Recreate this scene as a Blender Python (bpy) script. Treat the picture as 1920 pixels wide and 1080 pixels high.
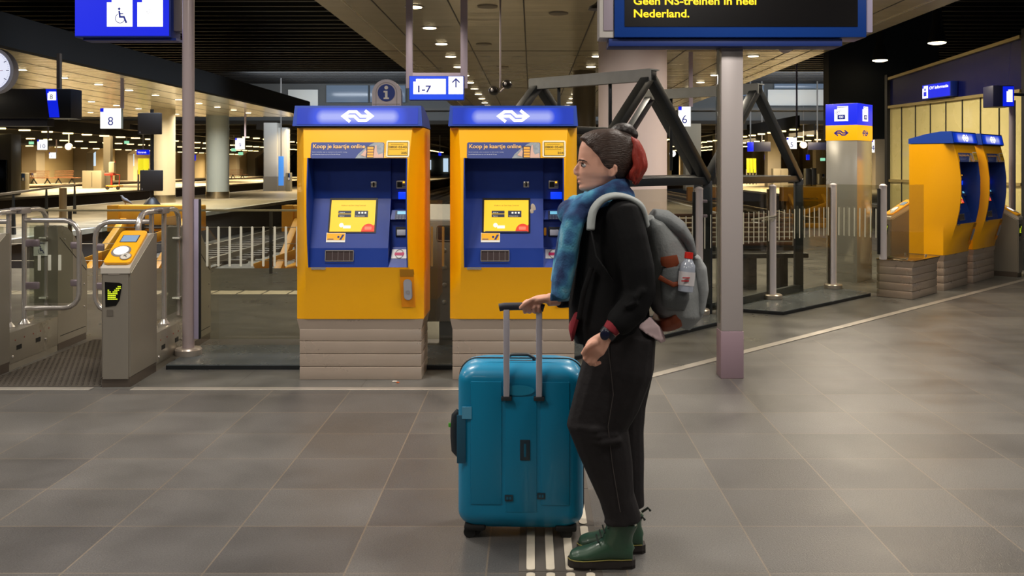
import bpy, bmesh, math, random
from mathutils import Vector, Matrix
random.seed(7)
R = math.radians
for o in list(bpy.data.objects): bpy.data.objects.remove(o, do_unlink=True)
SC = bpy.context.scene
COL = SC.collection
# ------------------------------------------------------------------ camera
F = 1750.0; CX = 997.0; CY = 312.0; EYE = 1.55
cam = bpy.data.cameras.new('camera'); camo = bpy.data.objects.new('camera', cam); COL.objects.link(camo)
camo.location = (0, 0, EYE); camo.rotation_euler = (R(90), 0, 0)
cam.sensor_width = 36; cam.lens = 36*F/1920
cam.shift_x = -(CX-960)/1920; cam.shift_y = (CY-540)/1920
cam.clip_start = .05; cam.clip_end = 800
cam.dof.use_dof = True; cam.dof.focus_distance = 6.6; cam.dof.aperture_fstop = 9
SC.camera = camo
# ------------------------------------------------------------------ exposure, world
SC.view_settings.view_transform = 'Standard'; SC.view_settings.look = 'None'
SC.view_settings.exposure = 0.0; SC.view_settings.gamma = 1.0; SC.view_settings.use_curve_mapping = False
w = bpy.data.worlds.new('world'); SC.world = w; w.use_nodes = True
w.node_tree.nodes['Background'].inputs[0].default_value = (.62, .70, .85, 1)
w.node_tree.nodes['Background'].inputs[1].default_value = .10
# ------------------------------------------------------------------ lamps of the hall
def area(name, x, y, z, sx, sy, power, col=(1, .84, .62), spread=160):
    l = bpy.data.lights.new(name, 'AREA'); l.shape = 'RECTANGLE'; l.size = sx; l.size_y = sy
    l.energy = power*1.3; l.color = col; l.spread = R(spread)
    o = bpy.data.objects.new(name, l); COL.objects.link(o); o.location = (x, y, z)
    return o
for X in (-1.8, 1.5, 4.9):
    for Y, E in ((-1.5, 14), (2.2, 27), (5.1, 66)):
        area('ceiling_light_source', X, Y, 3.9, .7, .7, E, (1, .93, .84))
for X, E in ((-5.2, 56), (-8.0, 56), (8.6, 30)):
    for Y in (1.0, 5.6): area('ceiling_light_source', X, Y, 4.4, .8, .8, E, (1, .92, .82))
for Y in (11, 15, 20, 27, 36): 
    area('ceiling_light_source', -1.8, Y, 3.85, .8, 1.6, 75)
    area('ceiling_light_source', 4.6, Y, 3.85, .8, 1.6, 75)
for Y, E in ((18, 160), (27, 260), (37, 340), (41.5, 260)): area('ceiling_light_source', -14.3, Y, 3.85, 1.6, 3, E, (1, .88, .68))
for X, E in ((-30, 2200), (-40, 3200), (17, 1800)):
    for Y in (62, 82, 106, 135): area('ceiling_light_source', X, Y, 3.9, 3, 10, E, (1, .76, .42))
for Y in (60, 85, 115): area('ceiling_light_source', -14, Y, 3.9, 3, 8, 500, (1, .76, .42))
area('skylight_source', -8.5, 26, 6.9, 3, 14, 900, (.72, .84, 1), 80)
for X in (-12, 2, 16):
    o = area('skylight_source', X, 54, 6.9, 10, 1.5, 520, (.85, .92, 1)); o.rotation_euler = (R(62), 0, 0)
for X, Y, E in ((-9, 10.5, 90), (1.5, 12.2, 90), (6.2, 10, 12), (5.0, 14.5, 90)): area('ceiling_light_source', X, Y, 3.9, .8, .8, E, (1, .88, .7))
area('skylight_source', 10.5, 32, 6.9, 4, 14, 300, (.9, .9, 1), 90)
# ------------------------------------------------------------------ helpers
def lin(c):
    return tuple(((v/12.92) if v <= .04045 else ((v+.055)/1.055)**2.4) for v in c)
def rgb(r, g, b): return lin((r/255, g/255, b/255))
def at(px, py, Y): return Vector(((px-CX)*Y/F, Y, EYE-(py-CY)*Y/F))
def gnd(px, py, z=0):
    Y = F*(EYE-z)/(py-CY); return Vector(((px-CX)*Y/F, Y, z))
MATS = {}
def mat(name, col, rough=.5, metal=0., emit=None, es=1., var=0., vscale=8., bump=0., bscale=60., spec=.5, stretch=None, coat=0.):
    if name in MATS: return MATS[name]
    m = bpy.data.materials.new(name); MATS[name] = m; m.use_nodes = True
    nt = m.node_tree; p = nt.nodes['Principled BSDF']
    p.inputs['Base Color'].default_value = (*col, 1); p.inputs['Roughness'].default_value = rough
    p.inputs['Metallic'].default_value = metal; p.inputs['Specular IOR Level'].default_value = spec
    p.inputs['Coat Weight'].default_value = coat
    if emit:
        p.inputs['Emission Color'].default_value = (*emit, 1); p.inputs['Emission Strength'].default_value = es
        m.cycles.emission_sampling = 'NONE'
    if var or bump:
        tc = nt.nodes.new('ShaderNodeTexCoord'); mp = nt.nodes.new('ShaderNodeMapping'); nt.links.new(tc.outputs['Object'], mp.inputs[0])
        if stretch: mp.inputs['Scale'].default_value = stretch
    if var:
        n = nt.nodes.new('ShaderNodeTexNoise'); n.inputs['Scale'].default_value = vscale; n.inputs['Detail'].default_value = 5
        nt.links.new(mp.outputs[0], n.inputs['Vector'])
        mx = nt.nodes.new('ShaderNodeMix'); mx.data_type = 'RGBA'
        mx.inputs[6].default_value = (*[max(0, c*(1-var)) for c in col], 1); mx.inputs[7].default_value = (*[min(1, c*(1+var)) for c in col], 1)
        nt.links.new(n.outputs['Fac'], mx.inputs[0]); nt.links.new(mx.outputs[2], p.inputs['Base Color'])
        mr = nt.nodes.new('ShaderNodeMapRange'); mr.inputs[3].default_value = max(0, rough-.12); mr.inputs[4].default_value = min(1, rough+.12)
        nt.links.new(n.outputs['Fac'], mr.inputs[0]); nt.links.new(mr.outputs[0], p.inputs['Roughness'])
    if bump:
        n2 = nt.nodes.new('ShaderNodeTexNoise'); n2.inputs['Scale'].default_value = bscale; n2.inputs['Detail'].default_value = 3
        nt.links.new(mp.outputs[0], n2.inputs['Vector'])
        b = nt.nodes.new('ShaderNodeBump'); b.inputs['Strength'].default_value = bump; b.inputs['Distance'].default_value = .01
        nt.links.new(n2.outputs['Fac'], b.inputs['Height']); nt.links.new(b.outputs[0], p.inputs['Normal'])
    return m
def glow(name, col, s=1.):
    return mat(name, tuple(c*.3 for c in col), .4, emit=col, es=s)
def glass_mat(name, tint, refl=.06, ior=1.45, rough=.02):
    if name in MATS: return MATS[name]
    m = bpy.data.materials.new(name); MATS[name] = m; m.use_nodes = True; nt = m.node_tree
    for n in list(nt.nodes): nt.nodes.remove(n)
    out = nt.nodes.new('ShaderNodeOutputMaterial'); mix = nt.nodes.new('ShaderNodeMixShader')
    tr = nt.nodes.new('ShaderNodeBsdfTransparent'); tr.inputs[0].default_value = (*tint, 1)
    gl = nt.nodes.new('ShaderNodeBsdfGlossy'); gl.inputs['Roughness'].default_value = rough
    fr = nt.nodes.new('ShaderNodeLayerWeight'); fr.inputs[0].default_value = .5
    pw = nt.nodes.new('ShaderNodeMath'); pw.operation = 'POWER'; pw.inputs[1].default_value = 5; nt.links.new(fr.outputs['Facing'], pw.inputs[0])
    ad = nt.nodes.new('ShaderNodeMath'); ad.operation = 'MULTIPLY_ADD'; ad.inputs[1].default_value = .8; ad.inputs[2].default_value = refl
    nt.links.new(pw.outputs[0], ad.inputs[0]); nt.links.new(ad.outputs[0], mix.inputs[0])
    nt.links.new(tr.outputs[0], mix.inputs[1]); nt.links.new(gl.outputs[0], mix.inputs[2]); nt.links.new(mix.outputs[0], out.inputs[0])
    return m
def tile_mat(name, c1, c2, joint, w, h, ox, oy, mort=.004, rough=.42, bump=.25, offset=0., spec=.5, metal=0., bscale=160., freq=2, mv=.28, rv=.16):
    m = bpy.data.materials.new(name); MATS[name] = m; m.use_nodes = True; nt = m.node_tree; p = nt.nodes['Principled BSDF']
    g = nt.nodes.new('ShaderNodeNewGeometry'); mp = nt.nodes.new('ShaderNodeMapping'); mp.inputs['Location'].default_value = (-ox+50*w, -oy+50*h, 0)
    nt.links.new(g.outputs['Position'], mp.inputs[0])
    b = nt.nodes.new('ShaderNodeTexBrick'); b.offset = offset; b.offset_frequency = freq; b.squash = 1
    b.inputs['Scale'].default_value = 1; b.inputs['Brick Width'].default_value = w; b.inputs['Row Height'].default_value = h
    b.inputs['Mortar Size'].default_value = mort; b.inputs['Mortar Smooth'].default_value = .3; b.inputs['Bias'].default_value = 0
    b.inputs['Color1'].default_value = (*c1, 1); b.inputs['Color2'].default_value = (*c2, 1); b.inputs['Mortar'].default_value = (*joint, 1)
    nt.links.new(mp.outputs[0], b.inputs['Vector'])
    n = nt.nodes.new('ShaderNodeTexNoise'); n.inputs['Scale'].default_value = 2.3; n.inputs['Detail'].default_value = 8; nt.links.new(g.outputs['Position'], n.inputs['Vector'])
    n3 = nt.nodes.new('ShaderNodeTexNoise'); n3.inputs['Scale'].default_value = bscale; n3.inputs['Detail'].default_value = 2; nt.links.new(g.outputs['Position'], n3.inputs['Vector'])
    mx = nt.nodes.new('ShaderNodeMix'); mx.data_type = 'RGBA'; mx.blend_type = 'MULTIPLY'; mx.inputs[0].default_value = 1
    mr = nt.nodes.new('ShaderNodeMapRange'); mr.inputs[1].default_value = .25; mr.inputs[2].default_value = .75; mr.inputs[3].default_value = 1-mv; mr.inputs[4].default_value = 1+mv
    nt.links.new(n.outputs['Fac'], mr.inputs[0]); nt.links.new(b.outputs['Color'], mx.inputs[6]); nt.links.new(mr.outputs[0], mx.inputs[7])
    mx2 = nt.nodes.new('ShaderNodeMix'); mx2.data_type = 'RGBA'; mx2.blend_type = 'MULTIPLY'; mx2.inputs[0].default_value = 1
    mr3 = nt.nodes.new('ShaderNodeMapRange'); mr3.inputs[1].default_value = .3; mr3.inputs[2].default_value = .7; mr3.inputs[3].default_value = 1-bump; mr3.inputs[4].default_value = 1+bump
    nt.links.new(n3.outputs['Fac'], mr3.inputs[0]); nt.links.new(mx.outputs[2], mx2.inputs[6]); nt.links.new(mr3.outputs[0], mx2.inputs[7])
    nt.links.new(mx2.outputs[2], p.inputs['Base Color'])
    mr2 = nt.nodes.new('ShaderNodeMapRange'); mr2.inputs[3].default_value = max(.03, rough-rv); mr2.inputs[4].default_value = rough+rv
    nt.links.new(n.outputs['Fac'], mr2.inputs[0]); nt.links.new(mr2.outputs[0], p.inputs['Roughness'])
    p.inputs['Specular IOR Level'].default_value = spec; p.inputs['Metallic'].default_value = metal
    bp = nt.nodes.new('ShaderNodeBump'); bp.inputs['Strength'].default_value = bump; bp.inputs['Distance'].default_value = .004
    nt.links.new(n3.outputs['Fac'], bp.inputs['Height']); nt.links.new(bp.outputs[0], p.inputs['Normal'])
    return m

class MB:
    def __init__(s): s.bm = bmesh.new()
    def poly(s, pts):
        try: return s.bm.faces.new([s.bm.verts.new(p) for p in pts])
        except ValueError: return None
    def box(s, x0, x1, y0, y1, z0, z1, bev=0., seg=2, mtx=None):
        t = bmesh.new(); bmesh.ops.create_cube(t, size=1)
        for v in t.verts: v.co = Vector(((x0+x1)/2+v.co.x*(x1-x0), (y0+y1)/2+v.co.y*(y1-y0), (z0+z1)/2+v.co.z*(z1-z0)))
        if bev: bmesh.ops.bevel(t, geom=t.edges[:], offset=bev, segments=seg, affect='EDGES', profile=.5)
        s.merge(t, mtx); return s
    def merge(s, t, mtx=None):
        if mtx is not None: bmesh.ops.transform(t, matrix=mtx, verts=t.verts)
        mp = {v: s.bm.verts.new(v.co) for v in t.verts}
        for f in t.faces:
            try: s.bm.faces.new([mp[v] for v in f.verts])
            except ValueError: pass
        t.free()
    def bar(s, a, b, w, h, bev=0., up=(0, 0, 1)):           # rectangular bar from a to b
        a, b = Vector(a), Vector(b); d = b-a; L = d.length; d.normalize(); up = Vector(up)
        if abs(d.dot(up)) > .99: up = Vector((0, 1, 0))
        u = d.cross(up).normalized(); v = u.cross(d)
        m = Matrix((( u.x, d.x, v.x, a.x), (u.y, d.y, v.y, a.y), (u.z, d.z, v.z, a.z), (0, 0, 0, 1)))
        return s.box(-w/2, w/2, 0, L, -h/2, h/2, bev, 2, m)
    def loft(s, rings, cap=True, close=False):              # rings: lists of points
        vs = [[s.bm.verts.new(p) for p in r] for r in rings]; n = len(vs[0])
        rr = range(len(vs)) if close else range(len(vs)-1)
        for i in rr:
            a, b = vs[i], vs[(i+1) % len(vs)]
            for k in range(n): s.bm.faces.new((a[k], a[(k+1) % n], b[(k+1) % n], b[k]))
        if cap and not close:
            s.bm.faces.new(vs[0][::-1]); s.bm.faces.new(vs[-1])
        return s
    def tube(s, pts, r, seg=12, ref=(0, 1, 0), flat=1., cap=True, close=False):   # r: float or list of radii / (ra, rb)
        pts = [Vector(p) for p in pts]; n = len(pts); rings = []
        u = None
        for i, p in enumerate(pts):
            if close: t = pts[(i+1) % n]-pts[i-1]
            else: t = (pts[min(i+1, n-1)]-pts[max(i-1, 0)])
            t.normalize()
            if u is None:
                rf = Vector(ref)
                if abs(rf.dot(t)) > .95: rf = Vector((1, 0, 0))
                u = (rf-t*rf.dot(t)).normalized()
            else: u = (u-t*u.dot(t)).normalized()
            v = t.cross(u)
            ri = r[i] if isinstance(r, (list, tuple)) else r
            ra, rb = ri if isinstance(ri, (list, tuple)) else (ri, ri*flat)
            rings.append([p+u*ra*math.cos(2*math.pi*k/seg)+v*rb*math.sin(2*math.pi*k/seg) for k in range(seg)])
        return s.loft(rings, cap, close)
    def cyl(s, a, b, r, r2=None, seg=20): return s.tube([a, b], [r, r if r2 is None else r2], seg)
    def lathe(s, prof, c=(0, 0, 0), seg=28):                # prof: (r,z)
        rings = [[(c[0]+max(r, 1e-4)*math.cos(2*math.pi*k/seg), c[1]+max(r, 1e-4)*math.sin(2*math.pi*k/seg), c[2]+z) for k in range(seg)] for r, z in prof]
        return s.loft(rings)
    def ell(s, c, rx, ry, rz, seg=20, rot=None):
        t = bmesh.new(); bmesh.ops.create_uvsphere(t, u_segments=seg, v_segments=seg//2+2, radius=1)
        m = Matrix.Translation(Vector(c)) @ (rot.to_4x4() if rot else Matrix.Identity(4)) @ Matrix.Diagonal((rx, ry, rz, 1))
        s.merge(t, m); return s
    def prism(s, poly, a, b, axis='x'):                     # poly in the other two axes
        def P(p, t): return {'x': (t, p[0], p[1]), 'y': (p[0], t, p[1]), 'z': (p[0], p[1], t)}[axis]
        A = [s.bm.verts.new(P(p, a)) for p in poly]; B = [s.bm.verts.new(P(p, b)) for p in poly]; n = len(poly)
        s.bm.faces.new(A); s.bm.faces.new(B[::-1])
        for k in range(n): s.bm.faces.new((A[k], B[k], B[(k+1) % n], A[(k+1) % n]))
        return s
    def build(s, name, m, parent=None, smooth=True, mtx=None, recalc=True):
        if recalc: bmesh.ops.recalc_face_normals(s.bm, faces=s.bm.faces[:])
        if smooth:
            for f in s.bm.faces: f.smooth = True
            for e in s.bm.edges:
                if len(e.link_faces) == 2 and e.calc_face_angle(0) > .6: e.smooth = False
        me = bpy.data.meshes.new(name); s.bm.to_mesh(me); s.bm.free()
        for mm in (m if isinstance(m, (list, tuple)) else [m]): me.materials.append(mm)
        o = bpy.data.objects.new(name, me); COL.objects.link(o)
        if mtx is not None: me.transform(mtx)
        if parent: o.parent = parent
        return o
def tag(o, label, cat, group=None):
    o['label'] = label; o['category'] = cat
    if group: o['group'] = group
    return o
def struct(o): o['kind'] = 'structure'; return o
def thing(name, label, cat, loc=(0, 0, 0), rz=0., group=None):
    o = bpy.data.objects.new(name, None); COL.objects.link(o); o.empty_display_size = .1
    o.location = loc; o.rotation_euler = (0, 0, rz); tag(o, label, cat, group); return o
def dup(o, parent=None, label=None, loc=None, rz=None):
    c = o.copy(); COL.objects.link(c); c.parent = parent
    if parent is None:
        if label: c['label'] = label
        if loc is not None: c.location = loc
        if rz is not None: c.rotation_euler = (0, 0, rz)
    for ch in list(KIDS(o)): dup(ch, c)
    return c
def KIDS(o): return [x for x in COL.objects if x.parent == o]
def text_bm(mb, s, x, z, h, surf, align='LEFT', sx=1., th=0., shear=0., bold=0.):
    c = bpy.data.curves.new('t', 'FONT'); c.body = s; c.size = 1; c.align_x = align; c.shear = shear; c.offset = bold; c.resolution_u = 3
    o = bpy.data.objects.new('t', c); COL.objects.link(o)
    me = bpy.data.meshes.new_from_object(o.evaluated_get(bpy.context.evaluated_depsgraph_get()))
    bm2 = bmesh.new(); bm2.from_mesh(me); k = h/.70
    for v in bm2.verts:
        X = x+v.co.x*k*sx; Z = z+v.co.y*k
        v.co = Vector(surf(X, Z))
    mb.merge(bm2)
    bpy.data.objects.remove(o); bpy.data.curves.remove(c); bpy.data.meshes.remove(me)
def htop(x, y): return 4.36 if y > 62 else (4.0 if y < 46 and (-3.2 < x < 6.3 or -24 < x < -11) else 7.32)
def flat(y): return lambda X, Z: (X, y, Z)
def spoly(mb, pts, surf): mb.poly([surf(*p) for p in pts])
def srect(mb, x0, x1, z0, z1, surf): spoly(mb, [(x0, z0), (x1, z0), (x1, z1), (x0, z1)], surf)
def sdisc(mb, x, z, r, surf, rz=None, a0=0, a1=360, n=28):
    rz = rz or r
    pts = [(x+r*math.cos(R(a0+(a1-a0)*i/n)), z+rz*math.sin(R(a0+(a1-a0)*i/n))) for i in range(n if a1-a0 == 360 else n+1)]
    spoly(mb, pts, surf)
def sring(mb, x, z, r0, r1, surf, a0=0, a1=360, n=36):
    for i in range(n):
        a, b = R(a0+(a1-a0)*i/n), R(a0+(a1-a0)*(i+1)/n)
        spoly(mb, [(x+r*math.cos(t), z+r*math.sin(t)) for r, t in ((r0, a), (r1, a), (r1, b), (r0, b))], surf)
def srr(mb, x0, x1, z0, z1, r, surf, n=5):
    pts = []
    for cx, cz, a in ((x1-r, z1-r, 0), (x0+r, z1-r, 90), (x0+r, z0+r, 180), (x1-r, z0+r, 270)):
        pts += [(cx+r*math.cos(R(a+90*i/n)), cz+r*math.sin(R(a+90*i/n))) for i in range(n+1)]
    spoly(mb, pts, surf)
def stroke(mb, pts, w, surf):                               # mitred polyline
    P = [Vector(p) for p in pts]; L, Q = [], []
    for i, p in enumerate(P):
        d0 = (P[i]-P[i-1]).normalized() if i else (P[1]-P[0]).normalized()
        d1 = (P[i+1]-P[i]).normalized() if i < len(P)-1 else d0
        n0 = Vector((-d0.y, d0.x)); n1 = Vector((-d1.y, d1.x)); m = (n0+n1)
        m = m/max(.35, m.length_squared/2)
        L.append(p+m*w/2); Q.append(p-m*w/2)
    for i in range(len(P)-1):
        spoly(mb, [tuple(L[i]), tuple(L[i+1]), tuple(Q[i+1]), tuple(Q[i])], surf)
def logo(mb, x, z, W, surf):                                # two interlocking arrows
    k = W/2.0; w = .18*k
    A = [(-.45, -.35), (-.89, 0), (-.53, .276), (-.09, .276), (.205, .0), (.86, .0)]
    for sgn in (1, -1): stroke(mb, [(x+sgn*a*k, z+sgn*b*k) for a, b in A], w, surf)

# ------------------------------------------------------------------ materials
STEEL = mat('brushed_steel', rgb(186, 180, 172), .36, .55, var=.10, vscale=5, bump=.02, bscale=300, stretch=(1, 1, 12))
STEELW = mat('warm_steel', rgb(188, 172, 158), .3, .45, var=.05, vscale=3)
CHROME = mat('tube_steel', rgb(212, 207, 203), .24, .75)
ALU = mat('aluminium', rgb(150, 142, 148), .42, .5)
LAV = mat('lavender_aluminium', rgb(176, 168, 196), .45, .3)
ORANGE = mat('yellow_paint', rgb(255, 182, 2), .38, var=.03, vscale=3, bump=.05, bscale=500, coat=.15)
NAVY = mat('navy_paint', rgb(14, 52, 140), .45, var=.12, vscale=9, bump=.08, bscale=400)
NAVYD = mat('dark_navy_paint', rgb(14, 38, 108), .45)
BLUE = mat('blue_cap', rgb(16, 60, 160), .4)
BLACK = mat('black_paint', rgb(26, 28, 31), .45, bump=.05, bscale=200)
DARK = mat('dark_void', rgb(9, 9, 10), .75)
RUB = mat('black_rubber', rgb(20, 20, 21), .7)
WHITE = mat('white_print', rgb(235, 235, 232), .5)
GREY = mat('grey_paint', rgb(120, 118, 116), .6, var=.1)
CONC = mat('concrete', rgb(150, 144, 134), .8, var=.12, vscale=3)
CREAM = mat('cream_column', rgb(200, 188, 160), .5, var=.03)
PINKC = mat('lilac_column', rgb(190, 178, 184), .55, var=.03, bump=.03, bscale=300)
GLW = glow('lamp_warm', (1, .83, .52), 7.)
GLT = glow('tube_warm', (1, .78, .36), 3.2)
SIGNB = glow('sign_blue', rgb(6, 32, 222), .95)
SIGNW = glow('sign_white', rgb(255, 253, 246), 1.25)
NAVPR = mat('navy_print', rgb(16, 34, 110), .5)
GLASS = glass_mat('fence_glass', (.86, .86, .80), .07)
GLASS2 = glass_mat('gate_glass', (.84, .86, .82), .06)
STRIP = mat('frosted_strip', rgb(214, 214, 200), .6)

# ------------------------------------------------------------------ setting
T_FLOOR = tile_mat('stone_tiles', rgb(80, 78, 77), rgb(98, 96, 94), rgb(116, 106, 94), .539, .464, -1.791, 4.02, .004, .38, .26, mv=.2)
T_DARK = tile_mat('dark_tiles', rgb(84, 84, 82), rgb(98, 97, 94), rgb(74, 72, 68), .9, .9, -.3, 6.5, .004, .32, .15)
T_PLAT = tile_mat('platform_paving', rgb(150, 140, 120), rgb(172, 162, 140), rgb(120, 110, 95), .6, .6, 0, 0, .01, .42, .1)
T_DIRT = tile_mat('track_bed_gravel', rgb(78, 68, 56), rgb(96, 84, 68), rgb(66, 58, 48), 2.3, 1.1, 0, 0, .05, .9, .5, bscale=30)
def diagX(Y): return Y-6.01                                  # kerb line at 45 degrees
mb = MB()
mb.poly([(-9, -4, 0), (16, -4, 0), (16, 22, 0), (diagX(22), 22, 0), (diagX(6.5), 6.5, 0), (-9, 6.5, 0)])
struct(mb.build('floor', T_FLOOR))
mb = MB(); mb.poly([(-30, 6.5, 0), (diagX(6.5), 6.5, 0), (diagX(14.2), 14.2, 0), (-30, 14.2, 0)])
mb.poly([(diagX(14.2), 14.2, 0), (-3.2, 14.2, 0), (-3.2, 22, 0), (6.3, 22, 0), (6.3, 14.2, 0)])
mb.poly([(-30, 14.2, 0), (-30, 14.2, -1), (16, 14.2, -1), (16, 14.2, 0)])
mb.poly([(-9, -4, 0), (-9, 6.5, 0), (-30, 6.5, 0), (-30, -4, 0)])
mb.poly([(6.3, 14.2, -.004), (16, 14.2, -.004), (16, 6, -.004), (6.3, 6, -.004)])
struct(mb.build('floor', T_DARK))
def slab(x0, x1, y0, y1, z1=0):
    mb = MB(); mb.box(x0, x1, y0, y1, z1-.12, z1); struct(mb.build('floor', T_PLAT, smooth=False))
    mb = MB(); mb.box(x0+.1, x1-.1, y0, y1, -1, z1-.12); struct(mb.build('trim_8', mat('platform_side', rgb(58, 48, 38), .85, var=.3, vscale=2)))
    for xe in (x0, x1):
        s = 1 if xe == x0 else -1
        m2 = MB(); m2.box(xe+.02*s, xe+.14*s, y0, y1, z1, z1+.004); struct(m2.build('trim_1', WHITE))
slab(-18, -11, 14.2, 230); slab(-35, -25.8, 14.2, 230); slab(-52, -42, 14.2, 230); slab(-3.2, 6.3, 22, 230, -.002); slab(14, 24, 30, 230)
mb = MB(); mb.poly([(-60, 14, -1.02), (60, 14, -1.02), (60, 300, -1.02), (-60, 300, -1.02)]); struct(mb.build('floor', T_DIRT))
# kerb strips
mb = MB(); mb.box(-2.78, diagX(6.5)+.05, 6.45, 6.53, 0, .006, .002); struct(mb.build('trim_2', STEEL))
mb = MB(); mb.box(-5.5, -3.06, 6.45, 6.53, 0, .006, .002); struct(mb.build('trim_3', STEEL))
mb = MB(); mb.bar((diagX(6.5), 6.5, .003), (diagX(14), 14, .003), .08, .006); struct(mb.build('trim_4', STEEL))
# steel mat between the gates: dimpled plate
mb = MB(); mb.box(-3.92, -3.03, 6.56, 8.35, 0, .004)
for i in range(22):
    for j in range(36):
        x = -3.9+i*.04+(j % 2)*.02; y = 6.6+j*.0485
        mb.box(x-.006, x+.006, y-.009, y+.009, .004, .008)
tag(mb.build('floor_plate', mat('dimpled_plate', rgb(92, 86, 80), .5, .4)), 'dimpled dark plate lying in the passage between the two fare gates', 'floor plate')
# white paving dashes in front of the track pit
g_ = 'white paving blocks in front of the tracks'
for i in range(24):
    x = -7.6+i*.31
    mb = MB(); mb.box(x, x+.28, 11.3, 11.62, 0, .004); tag(mb.build('paving_block', mat('white_paving', rgb(196, 190, 172), .6)), 'white paving block in the dashed line on the dark floor before the tracks', 'paving block', g_)
# tactile tiles
for j, (y0, lb) in enumerate(((3.135, 'tactile tile with four white ribs nearest the bottom edge of the picture'), (3.595, 'tactile tile with four white ribs beside the green boots'), (4.055, 'tactile tile with ribs under the back wheels of the teal suitcase'), (4.515, 'tactile tile with ribs hidden behind the teal suitcase'))):
    y0 -= .025
    t = thing('tactile_tile', lb, 'tactile tile', (.11, y0, 0), 0, 'tactile tiles across the floor')
    mb = MB(); mb.box(-.16, .16, .0, .455, 0, .0015); mb.build('tile_base', mat('tactile_base', rgb(84, 78, 72), .6, var=.1), t)
    for i in range(4):
        mb = MB(); x = -.114+i*.0757; n = 6; w_ = .0165
        pts = [(x+w_*math.cos(R(a)), .44-.013+.013*math.sin(R(a))) for a in range(0, 181, 30)]+[(x+w_*math.cos(R(a)), .03-.013+.013*math.sin(R(a))) for a in range(180, 361, 30)]
        mb.prism(pts, .001, .006, 'z'); mb.build('rib', mat('tactile_rib', rgb(206, 196, 178), .6, var=.08, vscale=30), t)
# ceilings
T_CEIL = tile_mat('ceiling_panels', rgb(206, 196, 168), rgb(214, 204, 176), rgb(206, 196, 168), 1.12, 9.2, -2.36, 1.4, .0, .2, .02, metal=.35, bscale=1.2, mv=.03, rv=.03)
def ceil(x0, x1, y0, y1, z=4.):
    mb = MB(); mb.poly([(x0, y0, z), (x1, y0, z), (x1, y1, z), (x0, y1, z)]); struct(mb.build('ceiling', T_CEIL))
    mb = MB()
    for xe, s in ((x0, -1), (x1, 1)): mb.prism([(xe, z-.001), (xe+s*.05, z+.05), (xe+s*.05, z+.75), (xe, z+.75)], y0, y1, 'y')
    mb.prism([(y1, z-.001), (y1+.15, z+.05), (y1+.3, z+.3), (y1+.3, z+.75), (y1, z+.75)], x0, x1, 'x')
    struct(mb.build('trim_5', DARK))
nt_ = T_CEIL.node_tree; g_n = nt_.nodes.new('ShaderNodeNewGeometry'); m_n = nt_.nodes.new('ShaderNodeMapping'); m_n.inputs['Scale'].default_value = (.5, 2.6, 1)
nt_.links.new(g_n.outputs['Position'], m_n.inputs[0]); w_n = nt_.nodes.new('ShaderNodeTexNoise'); w_n.inputs['Scale'].default_value = 1.0; w_n.inputs['Detail'].default_value = 1.5; nt_.links.new(m_n.outputs[0], w_n.inputs['Vector'])
b_n = nt_.nodes.new('ShaderNodeBump'); b_n.inputs['Strength'].default_value = .18; b_n.inputs['Distance'].default_value = .06; nt_.links.new(w_n.outputs['Fac'], b_n.inputs['Height']); nt_.links.new(b_n.outputs[0], nt_.nodes['Principled BSDF'].inputs['Normal'])
mb = MB()
for X in (-2.36, -1.24, -.12, 1.0, 2.12, 3.24, 4.36, 5.48): mb.box(X-.011, X+.011, -3, 46, 3.994, 4.0)
for Y in (1.4, 10.6, 19.8, 29, 38.2): mb.box(-3.2, 6.3, Y-.014, Y+.014, 3.995, 4.0)
for X in (-23, -21.9, -20.8, -19.7, -18.6, -17.5, -16.4, -15.3, -14.2, -13.1, -12): mb.box(X-.011, X+.011, 12, 46, 3.994, 4.0)
struct(mb.build('trim_13', mat('seam_dark', rgb(48, 44, 36), .6)))
mb = MB(); mb.box(-2.81, -2.78, -3, 46, 3.99, 4.0); mb.box(5.9, 5.92, -3, 46, 3.99, 4.0); struct(mb.build('trim_14', mat('seam_pale', rgb(200, 192, 170), .3, .4)))
ceil(-3.2, 6.3, -3, 46); ceil(-24, -11, 12, 46)
mb = MB(); mb.box(-40, 40, -4, 62, 7.3, 7.4)
for i in range(66): mb.box(-40, 40, -3+i, -2.8+i, 7.05, 7.3)
struct(mb.build('ceiling', mat('black_rafters', rgb(9, 9, 10), .55)))
mb = MB(); mb.box(-60, 60, 62, 240, 4.35, 4.6)
for X in (-48, -40, -34, -27, -18, -11, -3, 6, 14, 22): mb.box(X-.3, X+.3, 62, 240, 4.0, 4.35)
for i in range(16): mb.box(-60, 60, 64+i*6, 64.5+i*6, 4.1, 4.35)
struct(mb.build('ceiling', mat('far_ceiling', rgb(44, 40, 34), .8)))
# clerestory front between near hall and far hall
mb = MB(); mb.box(-40, 40, 62.1, 62.5, 4.4, 7.35); struct(mb.build('wall_back', mat('clerestory_grey', rgb(92, 94, 94), .7, var=.06)))
mb = MB()
for x0, x1, a, b in ((540, 596, 168, 200), (1440, 1573, 168, 198)):
    p, q = at(x0, b, 61.9), at(x1, a, 61.9); mb.box(p.x, q.x, 61.9, 62.05, p.z, q.z, .02)
struct(mb.build('trim_6', mat('white_panels', rgb(235, 238, 235), .6)))
for n_, (x0, x1, a, b) in enumerate(((612, 690, 160, 192), (694, 760, 160, 192), (880, 985, 158, 190), (1385, 1432, 158, 180), (1452, 1570, 157, 166))):
    p, q = at(x0, b, 61.9), at(x1, a, 61.9)
    mb = MB(); mb.box(p.x, q.x, 61.85, 62.05, p.z, q.z, .02); struct(mb.build('window_%d' % (n_+1), mat('clerestory_glass', rgb(90, 104, 122), .2, emit=rgb(110, 128, 150), es=.35)))
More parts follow.
